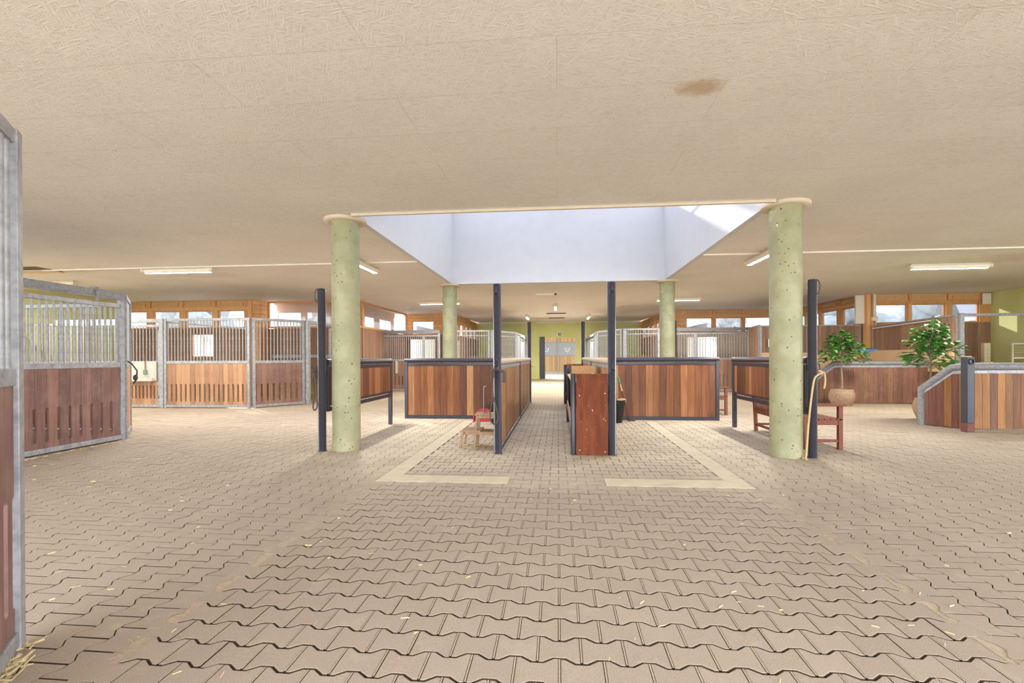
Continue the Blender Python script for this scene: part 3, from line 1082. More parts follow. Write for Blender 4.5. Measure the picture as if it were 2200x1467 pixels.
# inner stall partitions seen through the bars
for (lab, p, q, mt) in (('brown plank partition inside the left rear stall, behind the bars', (-4.66, 19.7), (-4.66, 22.2), 'brown_planks'), ('brown plank partition inside the right rear stall, behind the bars', (4.35, 19.6), (4.6, 22.2), 'brown_planks'),
                        ('brown plank partition across the left aisle row', (-4.9, 25.6), (-1.9, 25.6), 'brown_planks'), ('brown plank partition across the right aisle row', (1.8, 25.6), (4.9, 25.6), 'brown_planks')):
    p, q = Vector((*p, 0)), Vector((*q, 0))
    zt = 1.42 if 'across' in lab else 2.3
    o = planks(0, (q - p).length, 0, zt, .14).build('plank_partition', mt, loc=p, rz=math.atan2(q.y - p.y, q.x - p.x))
    tag(o, lab, 'partition')

# right plank partitions
def plank_wall(label, P0, P1, z0, z1, mat='brown_planks', edge=.06, w=.13):
    P0, P1 = Vector((*P0, 0)), Vector((*P1, 0))
    L = (P1 - P0).length
    t = thing('plank_partition', label, 'partition', P0, math.atan2(P1.y - P0.y, P1.x - P0.x))
    tp = lambda x: z0 + (z1 - z0) * x / L
    planks(edge, L - edge, 0.02, 2, w, top=lambda x: tp(x) - .03).build('plank_panel', mat, t)
    m = MB()
    m.box(0, edge, -.03, .03, 0, z0)
    m.box(L - edge, L, -.03, .03, 0, z1)
    m.beam((0, 0, z0 - .02), (L, 0, z1 - .02), .07, .04)
    m.build('frame', 'galvanised', t, .004)
    return t


plank_wall('narrow brown plank partition behind the wide post, right of the sliding front', (7.24, 19.4), (6.95, 17.68), 2.44, 2.44)
plank_wall('brown plank partition with grey cap behind the smaller potted tree', (6.93, 17.6), (10.2, 17.6), 2.41, 2.4)
pw_ = plank_wall('brown plank partition with sloping top coming forward behind the larger potted tree', (10.35, 17.2), (10.35, 13.72), 2.34, 2.42)
o = MB().box(10.3, 10.4, 13.6, 13.7, 0, 2.44).build('stall_post', 'old_zinc', bevel=.005)
tag(o, 'dark grey post at the front end of the sloping plank partition', 'post')
o = MB().beam((10.41, 13.65, 2.39), (14.05, 13.65, 2.39), .05, .07).build('overhead_rail', 'old_zinc', bevel=.005)
tag(o, 'grey horizontal rail running from partition post to the green wall', 'rail')
o = MB().box(6.98, 10.28, 17.5, 17.56, .9, 1.47).build('plywood_board', 'ply_pale')
tag(o, 'pale plywood board along the foot of the brown plank partition', 'board')
o = MB().box(10.25, 10.31, 13.8, 17.2, .9, 1.52).build('plywood_board', 'ply_pale')
tag(o, 'pale plywood board along the sloping partition behind the larger tree', 'board')
t = thing('control_box', 'white wall box with dark marks above the pale plywood board', 'box', (7.31, 17.52, 1.77))
hs_ = MB().box(-.14, .14, -.08, 0, -.12, .17).build('housing', 'label_white', t, .01)
m = MB()
for (x, z, w_, h_) in ((-.06, .08, .08, .02), (.03, .07, .03, .05), (-.08, -.02, .05, .03), (.0, -.04, .1, .025), (.07, .0, .03, .04)):
    m.box(x, x + w_, -.083, -.08, z, z + h_)
m.build('marks', 'ink', hs_)
MB().cyl((.03, -.04, -.12), (.03, -.04, -.32), .012, 8).build('cable', 'black_rubber', t)
t = thing('junction_box', 'grey box with white label and orange switch on the partition end', 'box', (10.28, 14.0, 1.62))
MB().box(-.1, 0, -.02, .5, 0, .24).build('housing', 'lamp_body', t, .01)
lp_ = MB().box(-.104, -.1, .0, .12, .01, .23).build('label_plate', 'label_white', t)
m = MB()
for z in (.05, .1, .15, .19):
    m.box(-.108, -.104, .03, .07, z, z + .025)
m.build('marks', 'ink', lp_)
MB().box(-.08, -.01, .02, .12, -.09, 0).build('switch', 'orange_plastic', t, .01)
m = MB().tube([(10.29, 17.1, 2.24), (10.29, 14.4, 2.32), (10.29, 14.3, 2.28), (10.29, 14.3, 1.86)], .02, 8)
o = m.build('conduit', 'white_paint')
tag(o, 'pale conduit along the sloping partition down to the grey box', 'conduit')
o = MB().box(10.39, 10.45, 17.2, 17.27, 2.64, H).build('conduit', 'white_paint', bevel=.004)
tag(o, 'pale vertical conduit on the timber corner post', 'conduit')
o = MB().box(10.32, 10.5, 17.16, 17.26, 2.5, 2.63).build('junction_box', 'ivory', bevel=.008)
tag(o, 'small ivory box at the foot of the vertical conduit', 'box')
o = MB().box(9.95, 10.23, 17.42, 17.5, 2.42, H - .01).build('downpipe_cover', 'white_paint', bevel=.006)
tag(o, 'pale vertical board at the end of the angled window wall', 'board')
t = thing('timber_connector', 'white metal plate at the ceiling corner by the green wall', 'plate', (13.86, 17.28, 3.0))
MB().box(-.12, .14, -.02, 0, 0, .36).build('plate', 'white_paint', t, .005)
# ivory stand and white rack at the green wall
t = thing('ivory_stand', 'ivory upright stand with stepped foot before the green wall', 'stand', (13.06, 16.3, 0))
MB().box(-.09, .09, -.06, .06, 1.15, 1.72).build('upright', 'ivory', t, .006)
MB().box(-.12, .14, -.09, .09, 0, 1.15).build('foot', 'ivory', t, .006)
m = MB()
for z in (1.38, 1.52, 1.28):
    m.box(-.01, .01, -.064, -.06, z, z + .02)
m.build('holes', 'ink', t)
t = thing('wire_rack', 'white tube rack with thin wires by the green wall', 'rack', (13.13, 15.5, 0), math.radians(0))
m = MB()
for x in (0, .62):
    m.box(x - .02, x + .02, -.02, .02, 0, 1.7)
m.box(0, .62, -.02, .02, 1.66, 1.7)
m.box(.02, .6, -.018, .018, 1.24, 1.29)
m.build('frame', 'white_paint', t, .004)
for z in (1.58, 1.5, 1.42, 1.34):
    MB().cyl((0, 0, z), (.62, 0, z), .004, 6).build('wire', 'white_paint', t)

# ------------------------------------------------------------------ low walls with tube rails on the right
def low_wall(label, Pts, zs, mat, rad=.062, w=.13):
    """Pts: plan points, zs: rail height at each point; first point gets a tube post to the ground"""
    P = [Vector((*p, 0)) for p in Pts]
    t = thing('low_partition', label, 'partition', P[0])
    path = [P[0] - P[0] + Vector((0, 0, 0))] + [p - P[0] + Vector((0, 0, z)) for p, z in zip(P, zs)]
    MB().tube(path, rad, 16).build('tube_rail', 'old_zinc', t)
    fl_ = MB()
    pm = MB()
    rr = random.Random(len(label))
    for (a, b, za, zb) in zip(P[:-1], P[1:], zs[:-1], zs[1:]):
        a2, b2 = a - P[0], b - P[0]
        d = (b2 - a2)
        L = d.length
        d = d / L
        nv = Vector((-d.y, d.x, 0))
        fl_.beam(a2 + Vector((0, 0, za - rad - .03)), b2 + Vector((0, 0, zb - rad - .03)), .05, .06)
        n = max(1, round(L / w))
        for i in range(n):
            s0, s1 = L * i / n + .002, L * (i + 1) / n - .002
            z0, z1 = za + (zb - za) * s0 / L - rad - .05, za + (zb - za) * s1 / L - rad - .05
            q = [a2 + d * s + nv * o_ for o_ in (-.018, .018) for s in (s0, s1)]
            vs = [(q[0].x, q[0].y, .02), (q[1].x, q[1].y, .02), (q[1].x, q[1].y, z1), (q[0].x, q[0].y, z0),
                  (q[2].x, q[2].y, .02), (q[3].x, q[3].y, .02), (q[3].x, q[3].y, z1), (q[2].x, q[2].y, z0)]
            pm.add(vs, [(0, 1, 2, 3), (7, 6, 5, 4), (0, 4, 5, 1), (1, 5, 6, 2), (2, 6, 7, 3), (3, 7, 4, 0)], rr.random())
    fl_.build('under_rail', 'galvanised', t, .004)
    pm.build('plank_panel', mat, t)
    return t


low_wall('near low plank wall with bent grey tube rail behind the square black post', [(7.06, 10.25), (7.28, 9.8), (7.38, 9.62), (11.5, 9.65)], [.7, 1.12, 1.14, 1.14], 'mixed_planks')
low_wall('far low plank wall with bent grey tube rail behind the baskets', [(7.25, 14.6), (7.75, 14.62), (10.25, 14.66)], [.76, 1.14, 1.14], 'dusty_planks')
t = thing('square_post', 'square black steel post with rusty foot before the near low wall', 'post', (7.18, 9.33, 0), math.radians(8))
MB().box(-.065, .065, -.065, .065, .16, 1.32).build('shaft', 'dark_panel', t, .008)
MB().box(-.067, .067, -.067, .067, 0, .16).build('foot', 'rust', t, .008)
MB().tube([(.0 + .045 * math.cos(a), -.078, 1.24 + .045 * math.sin(a)) for a in [i * PI / 8 for i in range(16)]], .012, 8, True).build('ring', 'black_steel', t)
MB().box(-.06, .03, -.05, .05, 1.32, 1.335).build('rope_end', 'rope_tan', t)

# ------------------------------------------------------------------ grooming island
def ring(m, x, y, z, r=.035, wire=.007, ax='y'):
    pts = []
    for i in range(16):
        a = 2 * PI * i / 16
        pts.append((x + r * math.cos(a), y, z + r * math.sin(a)) if ax == 'y' else (x, y + r * math.cos(a), z + r * math.sin(a)))
    m.tube(pts, wire, 6, True)
    return m


def tie_post(label, x, y, h, rings, r=.056, side=(0, -1)):
    t = thing('tie_post', label, 'post', (x, y, 0))
    MB().lathe([(r + .004, 0), (r + .004, .012), (r, .012), (r, h - .01), (r - .008, h), (.001, h)], 24).build('tube', 'black_steel', t)
    for z in rings:
        m = MB()
        if side[0]:
            s = side[0]
            m.tube([(s * (r + .0), 0, z + .09), (s * (r + .03), 0, z + .07), (s * (r + .045), 0, z + .02), (s * (r + .045), 0, z - .04), (s * (r + .03), 0, z - .09), (s * r, 0, z - .11)], .009, 8)
        else:
            ring(m, .0, -r - .012, z - .03, .034, .007, 'y')
            m.tube([(0, -r + .004, z + .06), (0, -r - .016, z + .045), (0, -r - .02, z + .0), (0, -r + .004, z - .015)], .009, 8)
        m.build('tie_ring', 'black_steel', t)
    return t


PY, RY, FY = 6.82, 10.66, 14.5
tie_post('tall black post beside the near left column', -3.42, PY, 2.36, (2.27, 1.17), side=(-1, 0))
tie_post('tall black post beside the near right column', 3.35, PY, 2.36, (2.27, 1.17), side=(1, 0))
tie_post('tall black post at the near end of the left divider', -.85, PY, 2.38, (2.26, 1.3))
tie_post('tall black post beside the plywood fronted cabinet', .735, PY, 2.38, (2.26, 1.2))
tie_post('tall black post at the far end of the left divider', -.85, FY, 2.39, (2.25,))
tie_post('tall black post at the far end of the right divider', .735, FY, 2.39, (2.25,))
tie_post('black post just left of the far left column', -3.42, FY, 2.39, (2.25,))
tie_post('black post just right of the far right column', 3.35, FY, 2.39, (2.25,))


def divider(label, P0, P1, cap='black_steel', z0=.0, zt=1.335, posts=(True, True), wseed=0, side=.04):
    P0, P1 = Vector((*P0, 0)), Vector((*P1, 0))
    L = (P1 - P0).length
    t = thing('partition', label, 'partition', P0, math.atan2(P1.y - P0.y, P1.x - P0.x))
    m = MB()
    for k, x in enumerate((.035, L - .035)):
        if posts[k]:
            m.box(x - .035, x + .035, -.035, .035, 0, zt - .02)
    m.box(.07, L - .07, -.03, .03, z0, z0 + .075)
    m.build('frame', 'black_steel', t, .006)
    m = MB()
    e0, e1 = .0, L
    m.tube([(e0, 0, zt - .045), (e1, 0, zt - .045)], .048, 16)
    m.build('top_rail', cap, t)
    m = MB()
    m.box(.07, L - .07, -.025, .025, zt - .16, zt - .1)
    m.build('under_rail', 'black_steel' if cap == 'black_steel' else 'galvanised', t, .006)
    planks(.07, L - .07, z0 + .075, zt - .16, .145 if cap == 'black_steel' else .11, seed=wseed).build('plank_panel', 'warm_planks' if cap == 'black_steel' else 'lit_divider_planks', t)
    return t


divider('warm plank partition at the rear of the left bay, black frame', (-3.41, RY), (-.9, RY), wseed=11)
divider('warm plank partition at the rear of the right bay, black frame', (.78, RY), (3.37, RY), wseed=5)
divider('near plank section of the left divider with pale cap', (-.85, PY + .06), (-.85, RY), cap='dusty_cap', posts=(False, True), wseed=21)
divider('far plank section of the left divider with pale cap', (-.85, RY), (-.85, FY - .06), cap='dusty_cap', posts=(True, False), wseed=22)
divider('near plank section of the right divider with pale cap behind the cabinet', (.735, PY + .06), (.735, RY), cap='dusty_cap', posts=(False, True), wseed=23)
divider('far plank section of the right divider with pale cap', (.735, RY), (.735, FY - .06), cap='dusty_cap', posts=(True, False), wseed=24)


def swing_gate(label, x, y0, y1, seed):
    t = thing('swing_gate', label, 'gate', (x, y0, 0), PI / 2)
    L = y1 - y0
    zt = 1.335
    m = MB()
    m.box(L - .07, L, -.035, .035, 0, zt - .02)
    m.box(.06, .12, -.03, .03, .56, zt - .1)
    m.box(.12, L - .07, -.03, .03, .56, .62)
    m.box(.12, L - .07, -.02, .02, .64, .68)
    m.box(.12, L - .07, -.025, .025, zt - .16, zt - .1)
    m.build('frame', 'black_steel', t, .006)
    MB().tube([(.05, 0, zt - .045), (L, 0, zt - .045)], .048, 16).build('top_rail', 'black_steel', t)
    planks(.12, L - .07, .68, zt - .16, .14, seed=seed).build('plank_panel', 'warm_planks', t)
    for z in (.62, 1.2):
        MB().cyl((.03, 0, z - .04), (.03, 0, z + .04), .03, 12).build('hinge', 'black_steel', t)
    return t


swing_gate('hinged black framed plank gate on one leg, left of the left bay', -3.41, PY + .06, 9.73, 31)
swing_gate('hinged black framed plank gate on one leg, right of the right bay', 3.35, PY + .06, 9.73, 33)

# cabinet
t = thing('feed_cabinet', 'reddish plywood fronted cabinet between a short and a tall black post', 'cabinet', (0, 0, 0))
fp_ = MB().box(.245, .675, PY - .045, PY - .025, .0, 1.12).build('front_panel', 'plywood', t, .002)
for (x, z) in ((.29, .8), (.635, .83), (.29, .05), (.635, .03)):
    MB().ball((x, PY - .046, z + .02), .009, 6, (1, .5, 1)).build('bolt', 'bolt_metal', fp_)
for nm, y in (('post', PY), ('post', 10.3)):
    MB().lathe([(.036, 0), (.036, 1.115), (.03, 1.125), (.001, 1.125)], 20, (.205, y, 0)).build(nm, 'black_steel', t)
MB().box(.245, .675, 10.28, 10.3, .1, 1.1).build('back_panel', 'warm_planks', t)
for z in (.3, .98):
    MB().box(.19, .675, PY + .02, 10.28, z, z + .02).build('shelf', 'ply_pale', t)
MB().box(.18, .2, PY + .04, 10.26, .3, .45).build('front_board', 'ply_pale', t)
MB().box(.245, .675, PY - .025, PY + .0, 1.1, 1.12).build('top_edge', 'black_steel', t)
t = thing('feed_cabinet', 'second open cabinet with black corner post, behind the plywood fronted one', 'cabinet', (0, 0, 0))
MB().lathe([(.04, 0), (.04, 1.13), (.001, 1.135)], 20, (.2, 14.2, 0)).build('post', 'black_steel', t)
MB().lathe([(.04, 0), (.04, 1.13), (.001, 1.135)], 20, (.24, 11.0, 0)).build('post', 'black_steel', t)
MB().box(.24, .675, 14.19, 14.21, .1, 1.15).build('back_panel', 'warm_planks', t)
for z in (.3, .86):
    MB().box(.22, .675, 11.0, 14.19, z, z + .02).build('shelf', 'ply_pale', t)
t = thing('feed_box', 'open strand board box of straw on top of the plywood fronted cabinet', 'box', (.44, 8.35, 1.0))
m = MB()
m.box(-.19, .19, 0, .02, 0, .185)
m.box(-.19, .19, .88, .9, 0, .185)
m.box(-.19, -.17, .02, .88, 0, .185)
m.box(.17, .19, .02, .88, 0, .185)
m.box(-.17, .17, .02, .88, 0, .02)
m.build('board_sides', 'osb', t)
MB().box(-.17, .17, .02, .88, .02, .165).build('straw_fill', 'straw_stuff', t)

# step stool
t = thing('step_stool', 'two step wooden stool beside the left divider post', 'stool', (-1.06, 7.42, 0), math.radians(0))
m = MB().box(-.2, .16, -.15, .15, .475, .5)
ts_ = m.build('top_step', 'stool_wood', t, .006)
MB().box(-.09, -.02, -.035, .035, .5, .502).build('hand_hole', 'black_rubber', ts_)
MB().box(-.4, -.1, -.19, .19, .235, .258).build('lower_step', 'stool_wood', t, .006)
for (x0, y0, x1, y1, zt_) in ((-.2, -.14, -.16, -.12, .475), (-.2, .14, -.16, .12, .475), (.2, -.18, .13, -.12, .475), (.2, .18, .13, .12, .475), (-.41, -.19, -.37, -.17, .235), (-.41, .19, -.37, .17, .235)):
    MB().beam((x0, y0, 0), (x1, y1, zt_), .035, .03).build('leg', 'stool_wood', t, .003)
for y in (-.15, .15):
    MB().box(-.38, .19, y - .012, y + .012, .19, .235).build('rail', 'stool_wood', t, .003)
    MB().box(-.18, .14, y * .85 - .012, y * .85 + .012, .43, .475).build('rail', 'stool_wood', t, .003)
MB().box(.13, .16, -.15, .15, .2, .235).build('stretcher', 'stool_wood', t, .003)

# manure scoop: red pan with grey upright handle
t = thing('manure_scoop', 'red scoop with upright grey handle at the rear partition of the left bay', 'scoop', (-1.6, 10.34, 0))
m = MB()
prof = []
for i in range(13):
    a = PI * i / 12
    prof.append((.18 * math.cos(a), .14 + .11 * math.sin(a)))
poly = [(-.18, 0), (.18, 0)] + prof
m.prism(poly, .14, .17)
m.box(-.19, .19, -.15, .16, .0, .015)
for sx_ in (-1, 1):
    m.box(sx_ * .18 - .01, sx_ * .18 + .01, -.15, .16, 0, .16)
m.build('pan', 'red_plastic', t, .006)
MB().tube([(0, .1, .1), (0, .1, .68), (.01, .1, .72), (.05, .1, .73)], .012, 8).build('handle', 'galvanised', t)


def bucket(label, x, y, r0, r1, h):
    t = thing('bucket', label, 'bucket', (x, y, 0))
    MB().lathe([(.001, .012), (r0 - .008, .012), (r0, 0), (r1, h - .02), (r1 + .016, h - .015), (r1 + .016, h), (r1 - .006, h), (r0 - .008, .02), (.001, .02)], 36).build('body', 'black_rubber', t)
    pts = [((r1 + .012) * math.cos(a), .1 * math.sin(a) * -1, h - .02 - .02 * math.sin(a)) for a in [PI * i / 12 for i in range(13)]]
    MB().tube(pts, .006, 6).build('handle', 'galvanised', t)
    return t


bucket('black rubber bucket behind the left divider post', -1.24, 10.0, .14, .19, .42)
bk = bucket('tall black rubber bucket beside the right divider, rag over its rim', 1.16, 10.25, .15, .22, .47)
m = MB()
m.tube([(.02, -.2, .47), (.1, -.21, .485), (.16, -.15, .485), (.2, -.08, .47), (.21, -.04, .43)], .022, 8)
m.build('rag', 'rope_tan', bk)
t = thing('broom', 'thin broom with teal grip leaning by the black bucket', 'broom', (1.5, 10.45, 0))
MB().cyl((0, 0, .03), (-.15, .12, .62), .011, 8).build('shaft', 'rust', t)
MB().cyl((-.15, .12, .62), (-.185, .145, .76), .012, 8).build('handle', 'ivory', t)
MB().cyl((-.185, .145, .76), (-.225, .17, .93), .015, 8).build('grip', 'teal_plastic', t)
MB().box(-.05, .1, -.02, .02, 0, .04).build('head', 'rust', t)

# ropes and halter
def coil(label, pts, r, mat, extra=None):
    m = MB().tube(pts, r, 8)
    t = tag(m.build('lead_rope', mat), label, 'rope')
    return t


def smooth(pts, n=6):
    P = [Vector(p) for p in pts]
    out = []
    for i in range(len(P) - 1):
        p0, p1, p2, p3 = P[max(0, i - 1)], P[i], P[i + 1], P[min(len(P) - 1, i + 2)]
        for k in range(n):
            u = k / n
            out.append(.5 * ((2 * p1) + (-p0 + p2) * u + (2 * p0 - 5 * p1 + 4 * p2 - p3) * u * u + (-p0 + 3 * p1 - 3 * p2 + p3) * u ** 3))
    out.append(P[-1])
    return out


coil('dark lead rope looped from the ring of the near left black post', smooth([(-3.49, PY - .03, 1.2), (-3.53, PY - .05, 1.1), (-3.52, PY - .05, .85), (-3.53, PY - .05, .65), (-3.5, PY - .06, .6), (-3.46, PY - .06, .68), (-3.48, PY - .06, .9), (-3.51, PY - .06, 1.12), (-3.56, PY - .04, 1.15), (-3.5, PY - .06, 1.19)]), .011, 'rope_dark')
coil('tan lead rope knotted to the near right black post and hanging to the floor', smooth([(3.4, PY - .05, 1.16), (3.44, PY - .07, 1.13), (3.38, PY - .08, 1.1), (3.33, PY - .07, 1.0), (3.27, PY - .07, .5), (3.24, PY - .08, .15), (3.22, PY - .09, .02), (3.18, PY - .1, .015), (3.2, PY - .16, .012)]), .013, 'rope_tan')
coil('frayed tan rope end hanging right of the near right black post', smooth([(3.47, PY - .03, 1.14), (3.49, PY - .03, 1.1), (3.495, PY - .03, 1.0), (3.48, PY - .03, .92)]), .012, 'rope_tan')
t = thing('halter', 'dark halter with padded noseband hung on the left divider post', 'halter', (-.85, PY - .075, 1.2))
MB().tube(smooth([(.0, 0, .0), (.06, -.01, -.03), (.1, -.01, -.06), (.105, -.01, -.14), (.1, -.01, -.2)]), .022, 10).build('noseband', 'rope_dark', t)
MB().tube(smooth([(0, 0, 0), (-.07, -.01, -.04), (-.08, -.01, -.12), (-.06, -.01, -.25), (-.08, -.01, -.32)]), .014, 8).build('cheek_strap', 'rope_dark', t)
MB().tube(smooth([(-.03, -.01, -.02), (-.06, -.02, -.3), (-.02, -.02, -.5), (.02, -.02, -.68), (-.02, -.02, -.77), (-.08, -.02, -.74), (-.09, -.02, -.6), (-.05, -.02, -.4)]), .009, 8).build('rope_loop', 'rope_dark', t)
MB().tube([(.03 * math.cos(i * PI / 8), -.02, .01 + .05 * math.sin(i * PI / 8)) for i in range(16)], .008, 6, True).build('snap_ring', 'black_steel', t)


# benches
def bench(label, x, y0, L):
    """seat faces +x, back at x, runs along +y from y0"""
    t = thing('bench', label, 'bench', (x, y0, 0))
    D = .5
    for y in (.03, L - .03):
        MB().beam((0, y, 0), (-.02, y, .45), .05, .06).build('leg', 'bench_wood', t, .004)
        MB().beam((-.02, y, .45), (-.09, y, .92), .05, .05).build('back_post', 'bench_wood', t, .004)
        MB().box(D - .06, D, y - .03, y + .03, 0, .62).build('leg', 'bench_wood', t, .004)
        MB().box(-.05, D + .05, y - .04, y + .04, .62, .65).build('armrest', 'bench_wood', t, .008)
        MB().box(.02, D - .05, y - .012, y + .012, .1, .14).build('stretcher', 'bench_wood', t, .003)
        MB().box(.02, D - .05, y - .02, y + .02, .35, .42).build('seat_rail', 'bench_wood', t, .003)
    MB().box(D - .04, D - .01, .06, L - .06, .36, .42).build('seat_rail', 'bench_wood', t, .003)
    MB().box(-.01, .02, .06, L - .06, .09, .13).build('stretcher', 'bench_wood', t, .003)
    n = 6
    for i in range(n):
        a = .0 + (D) * i / n
        MB().box(a + .005, a + D / n - .01, .0, L, .42, .44).build('seat_slat', 'bench_wood', t, .003)
    MB().beam((-.03, .05, .36), (-.03, L - .05, .36), .025, .06).build('back_rail', 'bench_wood', t, .003)
    MB().beam((-.09, .0, .92), (-.09, L, .92), .03, .07).build('back_rail', 'bench_wood', t, .003)
    k = 24
    for i in range(k):
        y = .08 + (L - .16) * (i + .5) / k
        MB().beam((-.03, y, .38), (-.088, y, .9), .03, .012, up=(1, 0, 0)).build('back_slat', 'bench_wood', t)
    return t


bench('slatted wooden bench behind the near right column', 3.58, 7.45, 1.85)
bench('slatted wooden bench mostly hidden beyond the rear right partition', 3.36, 11.6, 1.7)


# potted trees
def potted_tree(label, x, y, hb, rb, crown_z0, crown_z1, crown_r, seed, lean=0):
    rr = random.Random(seed)
    t = thing('potted_tree', label, 'plant', (x, y, 0))
    rows = 20
    prof = []
    for i in range(rows + 1):
        u = i / rows
        rad = rb * (.72 + .62 * u - .55 * u ** 3 + .04 * math.sin(u * 3)) if u < .93 else rb * (.72 + .62 * u - .55 * u ** 3 + .06)
        prof.append((rad, hb * u))
    prof += [(prof[-1][0] - .03, hb), (prof[-1][0] - .035, hb - .06)]
    MB().lathe(prof, 120, wob=lambda i, a: .011 * math.sin(a * 18 + PI * (i % 2))).build('basket', 'wicker', t)
    MB().lathe([(.001, hb - .06), (rb * .8, hb - .07)], 24).build('soil', 'soil', t)
    zc = (crown_z0 + crown_z1) / 2
    tr = MB()
    trunk = [(0, 0, hb - .07), (.015, .01, hb + .25), (-.01, 0, crown_z0 + .02), (.01, 0, zc), (.0, 0, crown_z1 - .08)]
    tr.tube(smooth(trunk, 4), [.028 - .02 * i / 16 for i in range(17)], 8)
    lv = MB()
    hh = (crown_z1 - crown_z0) / 2
    nb = 30
    for b in range(nb):
        a = b * 2.399 + rr.uniform(-.3, .3)
        u = (b + .5) / nb
        z0 = crown_z0 + .0 + (crown_z1 - crown_z0) * .75 * u
        # crown wide low down, narrow at the top
        R = crown_r * (1.05 - .8 * u ** 1.3) * rr.uniform(.7, 1.05)
        tip = Vector((R * math.cos(a), R * math.sin(a), z0 + hh * (.1 + .5 * u) + rr.uniform(-.05, .08)))
        st_ = Vector((0, 0, z0 * .7 + crown_z0 * .3))
        midp = (st_ + tip) / 2 + Vector((0, 0, .06))
        br_ = smooth([st_, midp, tip], 3)
        tr.tube(br_, [.009 - .001 * i for i in range(len(br_))], 5)
        for k in range(rr.randint(13, 18)):
            s_ = .25 + .75 * (k / 13)
            q = br_[min(len(br_) - 1, int(s_ * (len(br_) - 1) + .5))]
            q = q + Vector((rr.uniform(-.05, .05), rr.uniform(-.05, .05), rr.uniform(-.06, .05)))
            da = a + rr.uniform(-1.5, 1.5)
            d = Vector((math.cos(da), math.sin(da), rr.uniform(-.45, .55))).normalized()
            sd_ = d.cross(Vector((0, 0, 1))).normalized()
            upn = sd_.cross(d)
            ll, ww = rr.uniform(.15, .23), rr.uniform(.036, .056)
            fold = upn * .25
            pts = []
            cl = [q, q + d * ll * .35 - upn * .002, q + d * ll * .7 - upn * .008, q + d * ll - upn * .03]
            wd = [.004, ww, ww * .85, .002]
            for cc, w_ in zip(cl, wd):
                pts += [cc - sd_ * w_ + fold * w_, cc, cc + sd_ * w_ + fold * w_]
            fs = []
            for i in range(3):
                b0 = i * 3
                fs += [(b0, b0 + 1, b0 + 4, b0 + 3), (b0 + 1, b0 + 2, b0 + 5, b0 + 4)]
            lv.add(pts, fs, min(1, max(0, rr.gauss(.42, .26))), True)
    tr.build('trunk', 'bark', t)
    lv.build('foliage', 'leaf_green', t)
    return t


potted_tree('small leafy tree in a round wicker basket before the far low wall', 7.66, 14.05, .44, .3, 1.14, 1.98, .56, 5)
potted_tree('larger leafy tree whose basket hides behind the near low wall', 7.76, 11.0, .46, .3, 1.06, 2.0, .52, 9)

t = thing('squeegee', 'blue floor squeegee standing upside down behind the far low wall', 'squeegee', (8.97, 15.2, 0))
MB().cyl((0, 0, 0), (0, 0, 1.4), .03, 10).build('handle', 'blue_plastic', t)
m = MB().prism([(-.06, 1.38), (.06, 1.38), (.1, 1.46), (.29, 1.5), (.29, 1.54), (-.29, 1.54), (-.29, 1.5), (-.1, 1.46)], -.03, .03)
m.build('head', 'blue_plastic', t)
MB().box(-.29, .29, -.012, .012, 1.54, 1.565).build('blade', 'black_rubber', t)

# ------------------------------------------------------------------ luminaires
def luminaire(label, x, y, L, ang, face='diffuser_white'):
    t = thing('ceiling_light', label, 'lamp', (x, y, H), ang)
    MB().box(-L / 2, L / 2, -.06, .06, -.05, -.001).build('housing', 'lamp_body', t, .008)
    m = MB()
    sec = [(-.075, -.05), (-.062, -.1), (-.04, -.118), (.04, -.118), (.062, -.1), (.075, -.05)]
    n = len(sec)
    vs = [(sx_ * (L / 2 - .03), yy, zz) for sx_ in (-1, 1) for yy, zz in sec]
    fs = [(i, i + 1, n + i + 1, n + i) for i in range(n - 1)] + [tuple(range(n))[::-1], tuple(range(n, 2 * n))]
    m.add(vs, fs)
    m.build('diffuser', 'diffuser_clear', t)
    m = MB()
    m.add([(-L / 2 + .05, -.039, -.1186), (L / 2 - .05, -.039, -.1186), (L / 2 - .05, .039, -.1186), (-L / 2 + .05, .039, -.1186)], [(3, 2, 1, 0)])
    m.build('lit_face', face, t)
    for sx_ in (-1, 1):
        MB().box(sx_ * L / 2 - .03, sx_ * L / 2 + .03, -.08, .08, -.105, -.03).build('end_cap', 'lamp_body', t, .01)
    return t


g = G('diffuser_white')
pb = g.bsdf(S(236, 230, 212), .4)
pb.inputs['Emission Color'].default_value = (1, .97, .9, 1)
pb.inputs['Emission Strength'].default_value = LAMP_POWER
M['diffuser_white'] = g.m
g = G('diffuser_hall')
pb = g.bsdf(S(236, 230, 212), .4)
pb.inputs['Emission Color'].default_value = (1, .97, .9, 1)
pb.inputs['Emission Strength'].default_value = LAMP_POWER * 2.0
M['diffuser_hall'] = g.m
plain('diffuser_clear', S(228, 222, 204), .35, 0, .04, 6)

luminaire('long ceiling light over the left cross aisle', -8.44, 10.19, 1.64, 0)
luminaire('ceiling light pointing away, just right of the near left column', -4.12, 10.05, 1.55, PI / 2)
luminaire('ceiling light behind the far left column', -4.23, 17.3, 1.5, 0)
luminaire('ceiling light pointing away, just left of the near right column', 4.03, 10.05, 1.55, PI / 2)
luminaire('long ceiling light at the far right', 8.66, 11.74, 1.64, 0)
luminaire('ceiling light behind the far right column', 4.12, 17.3, 1.5, 0)
luminaire('ceiling light pointing away over the middle of the rear aisle', -.1, 19.5, 1.5, PI / 2)
luminaire('ceiling light on the left side of the rear aisle', -1.5, 24.2, 1.3, PI / 2, 'diffuser_hall')
luminaire('ceiling light on the right side of the rear aisle', 1.5, 24.4, 1.3, PI / 2, 'diffuser_hall')
luminaire('ceiling light seen over the second left stall', -13.2, 11.6, 1.4, 0)
